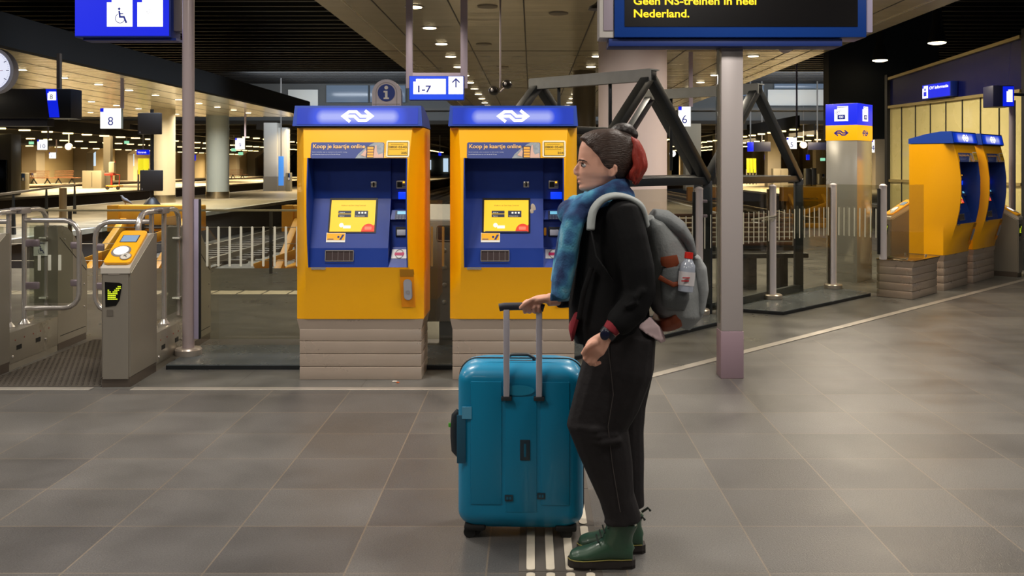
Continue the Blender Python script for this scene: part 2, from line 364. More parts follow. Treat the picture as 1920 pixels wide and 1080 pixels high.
mb = MB(); mb.box(-30, 40, 61.7, 62.1, 5.25, 5.42); struct(mb.build('trim_7', mat('grey_ledge', rgb(92, 92, 90), .6)))
# walls
mb = MB(); mb.box(-46.5, -46, 14, 240, -1, 6); struct(mb.build('wall_left', mat('cream_wall', rgb(196, 178, 140), .8, var=.06, vscale=.4)))
mb = MB(); mb.box(-60, 60, 235, 236, -1, 7); struct(mb.build('wall_back', mat('far_wall', rgb(112, 100, 76), .8)))
mb = MB(); mb.box(32, 32.5, 20, 240, -1, 7); struct(mb.build('wall_right', mat('far_wall', rgb(112, 100, 76), .8)))
mb = MB(); mb.box(-40, 40, -6.2, -6, 0, 7.3); struct(mb.build('wall_front', mat('rear_wall', rgb(120, 110, 96), .8)))
g_ = 'pillars along the far left wall'
for i in range(14):
    Y = 84+i*9.5; mb = MB(); mb.box(-45.9, -44.6, Y, Y+1.5, 0, 4.4)
    mb.prism([(-44.6, 4.3), (-44.6, 2.9), (-42.6, 4.3)], Y, Y+1.5, 'y')
    tag(mb.build('pillar', mat('pillar_grey', rgb(120, 112, 98), .8)), 'grey buttress pillar standing against the cream wall at the far left', 'pillar', g_)
# lamps
g_ = 'round downlights lit in the metal ceiling'
rows = [(-1.8, [14.3+2.15*i for i in range(12)]), (1.45, [16.4+2.15*i for i in range(11)]), (4.9, [18.5+2.15*i for i in range(8)]), (-12.9, [23.6+2.1*i for i in range(10)]), (-16.6, [31+2.1*i for i in range(7)]), (-20, [36, 38.1, 40.2, 42.3])]
def downlight(label):
    t = thing('downlight', label, 'ceiling light', (0, 0, 0), 0, g_)
    mb = MB(); mb.lathe([(.125, 0), (.15, -.006), (.15, -.012), (.125, -.012)]); mb.build('rim', ALU, t)
    mb = MB(); mb.lathe([(.0, -.012), (.118, -.012), (.112, -.02), (.0, -.024)]); mb.build('lens', GLW, t); return t
dl = None
for X, ys in rows:
    for Y in ys:
        lb = 'lit round downlight flush in the beige metal ceiling above the %s platform' % ('middle' if X > -5 else 'left')
        if dl is None: dl = downlight(lb); t = dl
        else: t = dup(dl, None, lb)
        t['group'] = g_ if X > -5 else 'round downlights above the left platform'
        t.location = (X, Y, 4.)
g_ = 'unlit ceiling spots'
for px, py in ((914, 11), (907, 82), (1047, 24), (942, 125)):
    H = 2.45; Y = H*F/(CY-py)
    mb = MB(); mb.lathe([(0, 0), (.16, 0), (.15, -.02), (.1, -.03), (0, -.03)], ((px-CX)*Y/F, Y, 4)); tag(mb.build('ceiling_spot', mat('spot_off', rgb(120, 112, 96), .5)), 'unlit round spot fitted in the beige metal ceiling', 'ceiling light', g_)
# pendants
pn = None
for i, (px, py, Y, lb) in enumerate(((1757, 80, 18, 'black pendant lamp lit, biggest and nearest of the row at upper right'), (1650, 113, 21.1, 'black pendant lamp lit, middle one of the row at upper right'), (1572, 137, 23.9, 'black pendant lamp lit, farthest and smallest of the row at upper right'))):
    p = at(px, py, Y)
    if pn is None:
        pn = thing('pendant_lamp', lb, 'lamp', p, 0, 'pendant lamps at upper right'); q = pn
        mb = MB(); mb.lathe([(.17, -.0), (.165, .05), (.12, .25), (.09, .36), (.085, .75), (0, .75)]); mb.build('lamp_shade', mat('pendant_black', rgb(30, 29, 27), .5), pn)
        mb = MB(); mb.lathe([(0, .02), (.16, .02), (.165, -.01), (.10, -.03), (0, -.035)]); mb.build('bulb', GLW, pn)
        mb = MB(); mb.cyl((0, 0, .75), (0, 0, 7.06-p.z), .02, seg=8); mb.build('rod', BLACK, pn)
    else: q = dup(pn, None, lb, p)
# tube lights far away
g_ = 'tube lights above the far platforms'
tl = None
for X, H, Y0, n in ((-28.5, 2.03, 50, 30), (-37, 2.05, 64, 26), (-43, 1.75, 75, 26), (-19.6, 2.0, 64, 24), (-13, 2.03, 64, 30), (14.6, 2.05, 52, 34), (18.5, 2.05, 62, 28), (22, 2.05, 62, 26), (10.5, 2.05, 64, 20), (3, 2.0, 64, 20)):
    mb = MB(); mb.box(X-.05, X+.05, Y0-1, Y0+n*2.45, EYE+H+.041, 4.34); struct(mb.build('trim_12', DARK))
    for i in range(n):
        Y = Y0+i*2.45; k = 'left' if X < -24 else ('middle' if X < 10 else 'right')
        lb = 'warm glowing tube light hanging in a row above the far %s platforms' % k
        if tl is None:
            mb = MB(); mb.box(-.36, .36, -.07, .07, -.04, .04, .02); tl = tag(mb.build('tube_light', GLT), lb, 'ceiling light', g_+' '+k); q = tl
        else: q = dup(tl, None, lb)
        q['group'] = g_+' '+k; q.location = (X, Y, EYE+H); q.scale = (.62 if k != 'left' else .85, 1, 1)
# columns
def column(px, base, Y, r, m, label, top=4., ring=None):
    t = thing('column', label, 'column', ((px-CX)*Y/F, Y, 0))
    mb = MB(); mb.lathe([(r, .0), (r, top)], seg=40); mb.build('shaft', m, t)
    mb = MB(); mb.lathe([(r+.02, 0), (r+.02, .32), (r, .33), (r, 0)], seg=40); mb.build('base_ring', mat('ring_steel', rgb(190, 180, 160), .18, 1.), t)
column(306, 379, 40, .49, CREAM, 'round cream column with steel foot behind the black signal boxes')
column(408, 371, 46-.6, .54, mat('glossy_grey_column', rgb(158, 170, 176), .22, var=.04, stretch=(4, 4, .3), coat=.4), 'round glossy pale blue-grey column on the left platform')
column(1186, 0, 15.2, .555, PINKC, 'thick lilac-grey round column behind the walking person')
column(1095, 0, 24, .3, mat('dark_column', rgb(84, 76, 62), .35), 'slim dark brown round column behind the ridge of the black frame')
t = thing('column', 'square white column with grey foot beside the blue advert screen', 'column', at(522, 358, 59).xy.to_3d())
mb = MB(); mb.box(-.85, .0, -.3, .5, .9, 4.3, .02); mb.box(0, .6, -.1, .5, .9, 4.0, .02); mb.build('shaft', mat('white_column', rgb(196, 194, 188), .6), t)
mb = MB(); mb.box(-.87, .0, -.32, .5, 0, .9); mb.box(0, .62, -.12, .5, 0, .9); mb.build('foot', mat('grey_foot', rgb(130, 126, 118), .6), t)
for px, Y in ((1452, 70), (1540, 85), (1250, 95), (1300, 60), (745, 75), (1352, 74), (1590, 100), (1488, 110), (1420, 120), (1282, 130), (1655, 64)):
    mb = MB(); p = at(px, 312, Y); mb.box(p.x-.5, p.x+.5, Y, Y+1, 0, 4.3, .03)
    tag(mb.build('pillar', mat('far_pillar', rgb(150, 140, 120), .7)), 'square grey-beige pillar on a far platform', 'pillar', 'square pillars on the far platforms')
# ------------------------------------------------------------------ ticket machines
FZ = [(.445, -.02), (.62, -.065), (.83, -.125), (1.0, -.16), (1.2, -.18), (1.4, -.18), (1.61, -.155), (1.83, -.10)]
CZ = [(.445, .075), (.62, .08), (.83, .088), (1.0, .092), (1.2, .096), (1.4, .094), (1.61, .085), (1.83, .07)]
def ip(T, z):
    if z <= T[0][0]: return T[0][1]
    for (a, fa), (b, fb) in zip(T, T[1:]):
        if z <= b: return fa+(fb-fa)*(z-a)/(b-a)
    return T[-1][1]
XL, XM, XR, RZ0, RZ1 = -.345, .217, .357, .83, 1.61
IN1 = [(RZ1, .02), (1.315, .03), (.965, -.10), (.83, -.115)]          # inner back profile, left bay (z, y)
IN2 = [(RZ1, .05), (1.31, .05), (1.30, .10), (1.235, .10), (1.23, .03), (1.165, -.015), (1.16, .02), (.965, .0), (.83, -.11)]
def inner(T):
    def f(z):
        for (a, fa), (b, fb) in zip(T, T[1:]):
            if b <= z <= a: return fa+(fb-fa)*(z-a)/(b-a) if a != b else fa
        return T[-1][1]
    return f
f1, f2 = inner(IN1), inner(IN2)
fr = lambda off: (lambda X, Z: (X, ip(FZ, Z)-off, Z))
s1 = lambda off: (lambda X, Z: (X, f1(Z)-off, Z))
s2 = lambda off: (lambda X, Z: (X, f2(Z)-off, Z))
lx = lambda px: (px-673)/263.; lz = lambda py: 1.55-(py-312)/263.
def glow_panel_mat():
    m = mat('machine_header', rgb(4, 24, 90), .35); nt = m.node_tree; p = nt.nodes['Principled BSDF']
    tc = nt.nodes.new('ShaderNodeTexCoord'); sp = nt.nodes.new('ShaderNodeSeparateXYZ'); nt.links.new(tc.outputs['Object'], sp.inputs[0])
    def M(op, a, b=None):
        n = nt.nodes.new('ShaderNodeMath'); n.operation = op
        for i, v in enumerate((a, b)):
            if v is None: continue
            if isinstance(v, (int, float)): n.inputs[i].default_value = v
            else: nt.links.new(v, n.inputs[i])
        return n.outputs[0]
    dx = M('MAXIMUM', M('SUBTRACT', M('ABSOLUTE', sp.outputs[0]), .245), 0); dz = M('SUBTRACT', sp.outputs[2], 1.905)
    d = M('SQRT', M('ADD', M('MULTIPLY', dx, dx), M('MULTIPLY', dz, dz)))
    cr = nt.nodes.new('ShaderNodeValToRGB'); nt.links.new(M('MULTIPLY', d, 8), cr.inputs[0])
    e = cr.color_ramp.elements; e[0].position = .1; e[0].color = (*rgb(176, 184, 250), 1); e[1].position = .95; e[1].color = (*rgb(4, 48, 176), 1)
    x = e.new(.45); x.color = (*rgb(40, 76, 226), 1)
    nt.links.new(cr.outputs[0], p.inputs['Emission Color']); p.inputs['Emission Strength'].default_value = .85
    m.cycles.emission_sampling = 'NONE'; return m
def make_tvm(label, number, second, loc):
    t = thing('ticket_machine', label, 'ticket machine', loc, 0, None)
    mb = MB()
    for z0, z1 in ((0, .093), (.097, .186), (.19, .279), (.283, .368)): mb.box(-.443, .443, 0, .40, z0, z1, .004)
    mb.box(-.43, .43, .01, .39, .0, .37)
    mb.build('plinth', STEELW, t)
    mb = MB(); mb.loft([[(-.443, 0, .368), (.443, 0, .368), (.443, .4, .368), (-.443, .4, .368)], [(-.458, -.015, .442), (.458, -.015, .442), (.458, .41, .442), (-.458, .41, .442)]])
    mb.build('plinth_collar', STEELW, t)
    # body shell
    mb = MB(); zs = sorted(set([z for z, _ in FZ]))
    for z0, z1 in zip(zs, zs[1:]):
        a0, a1 = .46-ip(CZ, z0), .46-ip(CZ, z1); y0, y1 = ip(FZ, z0), ip(FZ, z1)
        for s in (-1, 1):
            mb.poly([(s*.46, .0, z0), (s*a0, y0, z0), (s*a1, y1, z1), (s*.46, .0, z1)])
            mb.poly([(s*.46, .0, z0), (s*.46, .0, z1), (s*.46, .42, z1), (s*.46, .42, z0)])
        mb.poly([(-.46, .42, z0), (.46, .42, z0), (.46, .42, z1), (-.46, .42, z1)])
        if z0 >= RZ0-1e-6 and z1 <= RZ1+1e-6:
            mb.poly([(-a0, y0, z0), (XL, y0, z0), (XL, y1, z1), (-a1, y1, z1)]); mb.poly([(XR, y0, z0), (a0, y0, z0), (a1, y1, z1), (XR, y1, z1)])
        else: mb.poly([(-a0, y0, z0), (a0, y0, z0), (a1, y1, z1), (-a1, y1, z1)])
    y0, y1 = ip(FZ, zs[0]), ip(FZ, zs[-1])
    for z, y, c in ((zs[0], y0, .385), (zs[-1], y1, .39)): mb.poly([(-.46, .42, z), (-.46, 0, z), (-c, y, z), (c, y, z), (.46, 0, z), (.46, .42, z)])
    bmesh.ops.remove_doubles(mb.bm, verts=mb.bm.verts, dist=1e-4)
    mb.build('body', ORANGE, t)
    # cap
    mb = MB(); prof = [(-.125, 1.838), (-.095, 1.985), (.04, 1.985), (.22, 1.955), (.43, 1.90), (.43, 1.838)]
    L = [(-.462+(.012 if z > 1.9 else 0), y, z) for y, z in prof]
    mb.loft([[(-.463, y, z) if z < 1.85 else (-.452, y, z) for y, z in prof], [(.463, y, z) if z < 1.85 else (.452, y, z) for y, z in prof]])
    mb.build('cap', BLUE, t)
    mb = MB(); sf = lambda off: (lambda X, Z: (X, -.125+(Z-1.838)*.03/.147-off, Z))
    srect(mb, -.432, .432, 1.85, 1.97, sf(.002)); mb.build('header_panel', glow_panel_mat(), t)
    mb = MB(); logo(mb, .0, 1.909, .232, sf(.005)); mb.build('arrow_emblem', SIGNW, t)
    mb = MB(); mb.box(-.45, .45, -.11, .4, 1.828, 1.842); mb.build('seam', RUB, t)
    # recess
    mb = MB()
    for T, xa, xb in ((IN1, XL, XM), (IN2, XM, XR)):
        for (a, fa), (b, fb) in zip(T, T[1:]): mb.poly([(xa, fa, a), (xb, fa, a), (xb, fb, b), (xa, fb, b)])
    Fo = [(ip(FZ, z), z) for z in zs if RZ0-1e-6 <= z <= RZ1+1e-6]
    for x, T in ((XL, IN1), (XR, IN2)): mb.poly([(x, y, z) for y, z in Fo]+[(x, y, z) for z, y in T])
    mb.poly([(XM, y, z) for z, y in IN1]+[(XM, y, z) for z, y in IN2[::-1]])
    mb.poly([(XL, ip(FZ, RZ1), RZ1), (XR, ip(FZ, RZ1), RZ1), (XR, .05, RZ1), (XM, .05, RZ1), (XM, .02, RZ1), (XL, .02, RZ1)])
    mb.poly([(XL, ip(FZ, RZ0), RZ0), (XR, ip(FZ, RZ0), RZ0), (XR, -.11, RZ0), (XL, -.115, RZ0)])
    for (ya, za), (yb, zb) in zip(Fo, Fo[1:]):      # thin blue rim
        for xa, xb in ((XL-.004, XL+.004), (XR-.004, XR+.004)): mb.poly([(xa, ya-.003, za), (xb, ya-.003, za), (xb, yb-.003, zb), (xa, yb-.003, zb)])
    mb.build('recess', NAVY, t, recalc=False)
    # screen
    x0, x1, z0, z1 = lx(615), lx(704), lz(437), lz(374)
    mb = MB(); srect(mb, x0-.004, x1+.004, z0-.004, z1+.006, s1(.004)); sc = mb.build('screen', mat('screen_frame', rgb(14, 15, 24), .3), t)
    ms = glow('screen_yellow', rgb(252, 200, 40), .95)
    mb = MB(); srect(mb, x0+.008, x1-.008, z0+.006, z1-.006, s1(.006)); mb.build('display', ms, sc)
    W, H = x1-x0-.016, z1-z0-.012; X = lambda u: x0+.008+u*W; Z = lambda v: z0+.006+v*H
    mb = MB(); text_bm(mb, 'Welkom op Den Haag Centraal', X(.5), Z(.80), .0078, s1(.008), 'CENTER', 1.25); mb.build('welcome_text', mat('screen_brown', rgb(110, 84, 30), .6), sc)
    dk = glow('screen_navy', rgb(34, 44, 74), .6)
    mb = MB()
    for a, b, c, d in ((.17, .46, .56, .65), (.17, .46, .45, .54), (.54, .84, .45, .65)): srect(mb, X(a), X(b), Z(c), Z(d), s1(.008))
    mb.build('buttons', dk, sc)
    mb = MB(); wt = glow('screen_white', rgb(255, 250, 225), 1.)
    for s_, u, v in (('Enkele reis', .2, .585), ('Dagretour', .2, .475), ('Overige producten', .56, .475)): text_bm(mb, s_, X(u), Z(v), .0055, s1(.0095), 'LEFT', 1.1)
    for u in (.62, .69, .76): srect(mb, X(u), X(u+.04), Z(.56), Z(.61), s1(.0095))
    srect(mb, X(.30), X(.47), Z(.10), Z(.19), s1(.0095)); sdisc(mb, X(.26), Z(.2), .016, s1(.0095)); mb.build('button_text', wt, sc)
    mb = MB(); c_ = []
    r_ = .047
    pts = [(X(1), Z(0))]+[(X(1)-.0, Z(0)+r_*1.25)]+[(X(1)-.045+.06*math.cos(R(a)), Z(0)+.058*math.sin(R(a))) for a in range(60, 181, 10)]
    pts = [(X(1), Z(0)), (X(1), Z(0)+.05)]+[(X(1)-.042+.052*math.cos(R(a)), Z(0)+.056*math.sin(R(a))) for a in range(50, 181, 10)]
    spoly(mb, pts, s1(.0085)); mb.build('red_badge', glow('screen_red', rgb(226, 62, 34), .9), sc)
    mb = MB(); srr(mb, X(1)-.07, X(1)-.02, Z(0)+.014, Z(0)+.036, .004, s1(.0095)); mb.build('card_icon', glow('screen_pink', rgb(255, 130, 100), .8), sc)
    mb = MB(); srect(mb, lx(612), lx(648), lz(455), lz(437.5), s1(.004)); st = mb.build('sticker', WHITE, t)
    mb = MB(); srect(mb, lx(613), lx(647), lz(451), lz(438.5), s1(.0055)); mb.build('yellow_field', mat('sticker_yellow', rgb(250, 180, 10), .5), st)
    mb = MB(); sdisc(mb, lx(635), lz(445), .008, s1(.007)); spoly(mb, [(lx(637), lz(450)), (lx(641), lz(450)), (lx(646), lz(441)), (lx(642), lz(441))], s1(.007)); srect(mb, lx(615), lx(626), lz(449.5), lz(448.5), s1(.007)); mb.build('pictogram', NAVPR, st)
    # coin slot, card reader, etc.
    mb = MB(); x, z = lx(697.5), lz(346.5); mb.box(x-.022, x+.022, f1(z)-.01, f1(z)+.01, z-.022, z+.022, .005); o = mb.build('coin_slot', CHROME, t)
    mb = MB(); mb.box(x-.006, x+.006, f1(z)-.012, f1(z), z-.016, z+.016); mb.build('slit', RUB, o)
    mb = MB(); x, z = lx(750), lz(347); mb.box(x-.037, x+.037, f2(z)-.02, f2(z)+.01, z-.03, z+.03, .005); o = mb.build('card_reader', STEEL, t)
    mb = MB(); mb.box(x-.03, x+.005, f2(z)-.023, f2(z), z-.018, z+.02); mb.box(x-.03, x+.03, f2(z)-.0235, f2(z), z-.006, z-.001); mb.build('slot', RUB, o)
    mb = MB(); mb.box(x+.012, x+.024, f2(z)-.024, f2(z), z+.012, z+.024); mb.build('indicator', glow('amber_led', rgb(255, 170, 30), 2.), o)
    mb = MB(); mb.box(lx(744), lx(766), .03, .05, lz(375), lz(361), .004); mb.build('blue_light', glow('blue_led', rgb(10, 60, 235), 1.1), t)
    mb = MB(); z0, z1 = 1.163, 1.228
    sp_ = lambda off: (lambda X_, Z_: (X_, -.015+(Z_-1.165)*.045/.065-off, Z_))
    srect(mb, lx(739), lx(768), 1.166, 1.228, sp_(.003)); o = mb.build('pin_pad', mat('pinpad', rgb(30, 40, 78), .5), t)
    mb = MB(); srect(mb, lx(743), lx(765), 1.202, 1.224, sp_(.005)); mb.build('display', glow('cyan_lcd', rgb(120, 195, 225), .85), o)
    mb = MB()
    for i in range(4):
        for j in range(3): srect(mb, lx(742)+.021*i, lx(742)+.021*i+.015, 1.17+j*.0105, 1.1765+j*.0105, sp_(.006))
    mb.build('keys', mat('key_grey', rgb(96, 104, 126), .5), o)
    mb = MB(); x, z = lx(751), lz(437); mb.box(x-.042, x+.042, f2(z)-.012, f2(z)+.01, z-.036, z+.036, .004); o = mb.build('ticket_slot', mat('slot_dark', rgb(26, 28, 38), .5), t)
    mb = MB(); mb.box(x-.032, x+.032, f2(z)-.018, f2(z)-.01, z-.026, z+.016, .003); mb.build('slot_plate', mat('pale_plate', rgb(190, 192, 204), .4), o)
    mb = MB(); s3 = s2
    srect(mb, lx(734), lx(765), lz(486), lz(470), s3(.004)); o = mb.build('contactless_reader', mat('reader_white', rgb(215, 212, 214), .4), t)
    mb = MB(); sring(mb, lx(749), lz(478), .026, .031, s3(.006)); mb.build('oval', GREY, o)
    mb = MB(); srect(mb, lx(740), lx(753), lz(480.5), lz(475.5), s3(.007)); sdisc(mb, lx(755), lz(478), .012, s3(.0065)); mb.build('card_mark', mat('magenta_print', rgb(190, 20, 90), .5), o)
    mb = MB(); s4 = s1(.012)
    a, b, c, d = lx(612), lx(666), .872, .952
    for q in ((a, b, d-.006, d), (a, b, c, c+.006), (a, a+.005, c, d), (b-.005, b, c, d)): srect(mb, *q, s4)
    o = mb.build('tray_frame', CHROME, t)
    mb = MB(); srect(mb, a+.004, b-.004, c+.005, d-.005, s1(.006)); mb.build('tray_flap', mat('tray_brown', rgb(84, 72, 72), .25, .3), o)
    for i in range(1, 5):
        mb = MB(); srect(mb, a+(b-a)*(i/5+.05)-.0015, a+(b-a)*(i/5+.05)+.0015, c+.005, d-.01, s1(.009)); mb.build('tray_rib', mat('tray_rib', rgb(150, 140, 140), .3, .3), o)
    mb = MB(); a, b, c, d = lx(586.5), lx(613.5), lz(505.5), lz(501); srect(mb, a, b, c, d, fr(.003)); mb.build('name_plate', CHROME, t)
    # advert
    mb = MB(); a, b, c, d = lx(587), lx(724), lz(297), lz(267); srr(mb, a, b, c+.0, d, .012, fr(.003)); ad = mb.build('advert_panel', mat('advert_blue', rgb(58, 74, 140), .5), t)
    mb = MB(); text_bm(mb, 'Koop je kaartje online', lx(590.5), lz(278), .029, fr(.0055), 'LEFT', 1.0, bold=.018); mb.build('advert_title', mat('advert_orange', rgb(250, 196, 120), .5), ad)
    mb = MB(); text_bm(mb, 'Bestel makkelijk, waar en wanneer je wilt, zonder toeslag', lx(590), lz(286), .0065, fr(.0055), 'LEFT', 1.15); text_bm(mb, 'je treinkaartje kopen op ns.nl of via de NS-app', lx(590), lz(290.3), .0065, fr(.0055), 'LEFT', 1.15, bold=.01); mb.build('advert_text', mat('advert_white', rgb(190, 196, 220), .5), ad)
    mb = MB(); spoly(mb, [(lx(671), lz(296.8)), (lx(676), lz(289)), (lx(686), lz(280)), (lx(700), lz(270)), (lx(706), lz(267.4)), (lx(721), lz(267.4)), (lx(723.4), lz(270)), (lx(723.4), lz(296.8))], fr(.005)); ph = mb.build('advert_photo', mat('photo_grey', rgb(150, 158, 166), .5, var=.35, vscale=60), ad)
    mb = MB(); srr(mb, lx(691), lx(706), lz(296), lz(273.5), .004, fr(.0065)); mb.build('phone', mat('photo_navy', rgb(60, 60, 84), .5), ph)
    mb = MB()
    for k in range(4): srect(mb, lx(693), lx(704.5), lz(279.5+k*5.2), lz(275.5+k*5.2), fr(.0075))
    mb.build('phone_screen', mat('photo_orange', rgb(244, 176, 70), .5), ph)
    for P in ([(705, 296), (706, 280), (708, 271.5), (710, 272), (711, 284), (714, 290), (722, 287), (723, 296)], [(681, 291), (690, 280), (691.5, 284), (690, 294)]):
        mb = MB(); spoly(mb, [(lx(u), lz(v)) for u, v in P], fr(.007)); mb.build('hand_picture', mat('photo_skin', rgb(216, 176, 160), .6), ph)
    # number plate
    a, b, c, d = lx(728), lx(771.5), lz(294.5), lz(263.5)
    mb = MB(); srr(mb, a, b, c, d, .012, fr(.004)); npl = mb.build('number_plate', mat('cream_frame', rgb(240, 232, 200), .5), t)
    mb = MB(); srect(mb, a+.011, b-.011, c+.011, d-.011, fr(.006)); srect
    mb.build('plate_field', mat('plate_yellow', rgb(236, 186, 30), .5), npl)
    mb = MB(); P = mat('plate_print', rgb(60, 52, 30), .6)
    x0, x1, z0, z1 = a+.012, b-.012, c+.012, d-.012
    for q in ((x0, x1, z0, z0+.002), (x0, x1, z1-.002, z1), (x0, x0+.002, z0, z1), (x1-.002, x1, z0, z1)): srect(mb, *q, fr(.0075))
    text_bm(mb, '0800 0540', (x0+x1)/2, (z0+z1)/2+.004, .0165, fr(.0075), 'CENTER', 1.28); text_bm(mb, number, x1-.004, z0+.010, .0155, fr(.0075), 'RIGHT', 1.3)
    srect(mb, x0+.02, x1-.03, z1-.016, z1-.0145, fr(.0075)); srect(mb, x0+.01, x1-.02, (z0+z1)/2-.006, (z0+z1)/2-.0045, fr(.0075)); mb.build('digits', P, npl)
    # lock recess
    sb = lambda off: (lambda X_, Z_: (X_, ip(FZ, Z_)-off, Z_))
    mb = MB(); xa, xb, za, zb = lx(752.5), lx(779), lz(579), lz(505)
    spoly(mb, [(xa+.004, za), (xb+.002, za), (xb-.002, lz(519)), (xa, lz(519))], fr(.003)); lk = mb.build('lock_recess', mat('deep_yellow', rgb(244, 150, 4), .5), t)
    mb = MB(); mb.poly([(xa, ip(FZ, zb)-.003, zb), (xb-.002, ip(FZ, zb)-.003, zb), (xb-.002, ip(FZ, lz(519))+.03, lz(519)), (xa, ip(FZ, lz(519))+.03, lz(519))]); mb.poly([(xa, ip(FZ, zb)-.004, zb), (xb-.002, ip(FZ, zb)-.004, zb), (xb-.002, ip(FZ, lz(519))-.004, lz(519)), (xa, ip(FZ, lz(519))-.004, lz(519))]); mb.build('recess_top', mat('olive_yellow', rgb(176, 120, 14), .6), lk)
    mb = MB(); srr(mb, lx(759.5), lx(773.5), lz(564), lz(525), .026, fr(.016)); srr(mb, lx(758.5), lx(774.5), lz(565), lz(524), .029, fr(.006)); mb.bm.faces.ensure_lookup_table()
    o = mb.build('lock_plate', mat('lock_grey', rgb(176, 178, 190), .35), lk, recalc=False)
    mb = MB(); sring(mb, lx(766.5), lz(549), .010, .0145, fr(.018)); mb.build('lock_core', STEEL, o)
    if second:
        mb = MB(); mb.ell((lx(711), f1(lz(392))-.003, lz(392)), .018, .003, .035, 14, Matrix.Rotation(R(-12), 3, 'Y')); mb.ell((lx(708), f1(lz(398))-.003, lz(398)), .014, .003, .02, 12)
        mb.build('torn_sticker', mat('glue_beige', rgb(196, 180, 160), .8), t)
        mb = MB(); mb.box(lx(731), lx(736), f2(lz(438))-.02, f2(lz(438)), lz(444), lz(429), .003); mb.build('yellow_tab', mat('tab_yellow', rgb(240, 160, 30), .5), t)
        mb = MB(); srr(mb, lx(620), lx(700), lz(437), lz(434.5), .002, s1(.009)); mb.build('screen_bar', dk, t)
    return t
G_T = None
tv1 = make_tvm('yellow ticket machine numbered 205, left of the two front machines', '205', False, (-1.244, 6.78, 0))
tv2 = make_tvm('yellow ticket machine numbered 204, behind the walking person', '204', True, (-.133, 6.78, 0))
# right-hand pair, rotated about 45 degrees
n2 = Vector((.735, -.68)).normalized(); d2 = Vector((.68, .735)).normalized(); rz2 = math.atan2(d2.y, d2.x)
c3 = Vector((5.12, 11.6))+d2*.443
tv3 = dup(tv1, None, 'yellow ticket machine at the right seen from its side, nearer of the angled pair', (c3.x, c3.y, 0), rz2)
c4 = c3+d2*1.10
tv4 = dup(tv1, None, 'yellow ticket machine at far right, farther of the angled pair', (c4.x, c4.y, 0), rz2)
# empty plinth beside them
t = thing('steel_plinth', 'low empty stainless plinth with grooved sides beside the angled ticket machines', 'plinth', (c3.x-d2.x*1.07, c3.y-d2.y*1.07, 0), rz2)
mb = MB()
for i in range(4): mb.box(-.4, .4, 0, .42, i*.093+.002, i*.093+.088, .003)
mb.box(-.39, .39, .01, .41, 0, .4)
mb.build('panels', STEELW, t)
mb = MB(); mb.loft([[(-.4, 0, .37), (.4, 0, .37), (.4, .42, .37), (-.4, .42, .37)], [(-.4, -.03, .44), (.4, -.03, .44), (.4, .42, .44), (-.4, .42, .44)]]); mb.build('collar', STEELW, t)
mb = MB(); mb.box(-.405, .405, -.035, .425, .44, .455, .003); mb.build('cover_plate', mat('plinth_top', rgb(150, 128, 96), .12, .9), t)
for x, y in ((-.3, .1), (.3, .1), (.3, .35)):
    mb = MB(); mb.cyl((x, y, .455), (x, y, .475), .012, seg=10); mb.build('bolt', CHROME, t)
# stop sign glow etc. : information post
t = thing('information_post', 'round-topped pale information post behind the left ticket machine', 'information post', (at(726, 312, 9).x, 9, 0))
def arch(wid, z1, y0, y1, z0=0.):
    r = wid/2; return [(-r, z0), (r, z0)]+[(r*math.cos(R(a)), z1-r+r*math.sin(R(a))) for a in range(0, 181, 12)]
mb = MB(); mb.prism(arch(.275, 2.385, 0, .1), -.05, .06, 'y'); mb.build('post_body', mat('post_lilac', rgb(205, 200, 212), .4), t)
mb = MB(); mb.prism(arch(.285, 2.38, 0, .1), .0, .04, 'y'); mb.build('edge_band', mat('post_edge', rgb(90, 110, 170), .4), t)
mb = MB(); sdisc(mb, 0, 2.255, .083, flat(-.055)); o = mb.build('blue_disc', mat('info_blue', rgb(28, 60, 150), .5), t)
mb = MB(); sf = flat(-.058); sdisc(mb, 0, 2.305, .018, sf); spoly(mb, [(-.026, 2.275), (.012, 2.275), (.012, 2.21), (.026, 2.21), (.026, 2.194), (-.026, 2.194), (-.026, 2.21), (-.012, 2.21), (-.012, 2.259), (-.026, 2.259)], sf); mb.build('letter_i', WHITE, o)
mb = MB(); sring(mb, 0, 2.255, .098, .101, flat(-.054), 0, 180); srect(mb, -.101, -.098, 2.12, 2.255, flat(-.054)); srect(mb, .098, .101, 2.12, 2.255, flat(-.054)); srect(mb, -.13, .13, 2.146, 2.149, flat(-.054)); mb.build('groove', GREY, t)
mb = MB(); sdisc(mb, 0, 2.08, .055, flat(-.055)); mb.build('orange_disc', mat('info_orange', rgb(235, 160, 40), .5), t)
# ------------------------------------------------------------------ hanging signs
def wheelchair(mb, x, z, s, sf):
    sdisc(mb, x-.05*s, z+.40*s, .07*s, sf); stroke(mb, [(x-.05*s, z+.28*s), (x-.01*s, z-.06*s), (x+.22*s, z-.06*s), (x+.36*s, z-.40*s)], .10*s, sf)
    stroke(mb, [(x-.03*s, z+.13*s), (x+.18*s, z+.12*s)], .05*s, sf); sring(mb, x, z-.14*s, .25*s, .285*s, sf, 115, 345)
def notched(mb, x0, x1, z0, z1, n, sf): spoly(mb, [(x0, z0), (x1, z0), (x1, z1), (x0+n, z1), (x0+n, z1-n), (x0, z1-n)], sf)
Y = 7.7; k = Y/F
t = thing('hanging_sign', 'blue lit sign with a white wheelchair pictogram, fixed to the tall pole at upper left', 'sign', at(230, 70, Y)); P0 = at(230, 70, Y)
q = lambda px, py: ((px-230)*k, (70-py)*k)
mb = MB(); a = q(140, 68)[0]; b = q(320, 68)[0]; mb.box(a, b, 0, .22, -.0, .62, .006); sb_ = mb.build('sign_box', mat('sign_case', rgb(16, 46, 140), .5), t)
mb = MB(); srect(mb, a+.004, b-.012, .012, .61, flat(-.003)); mb.build('sign_face', SIGNB, t)
mb = MB()
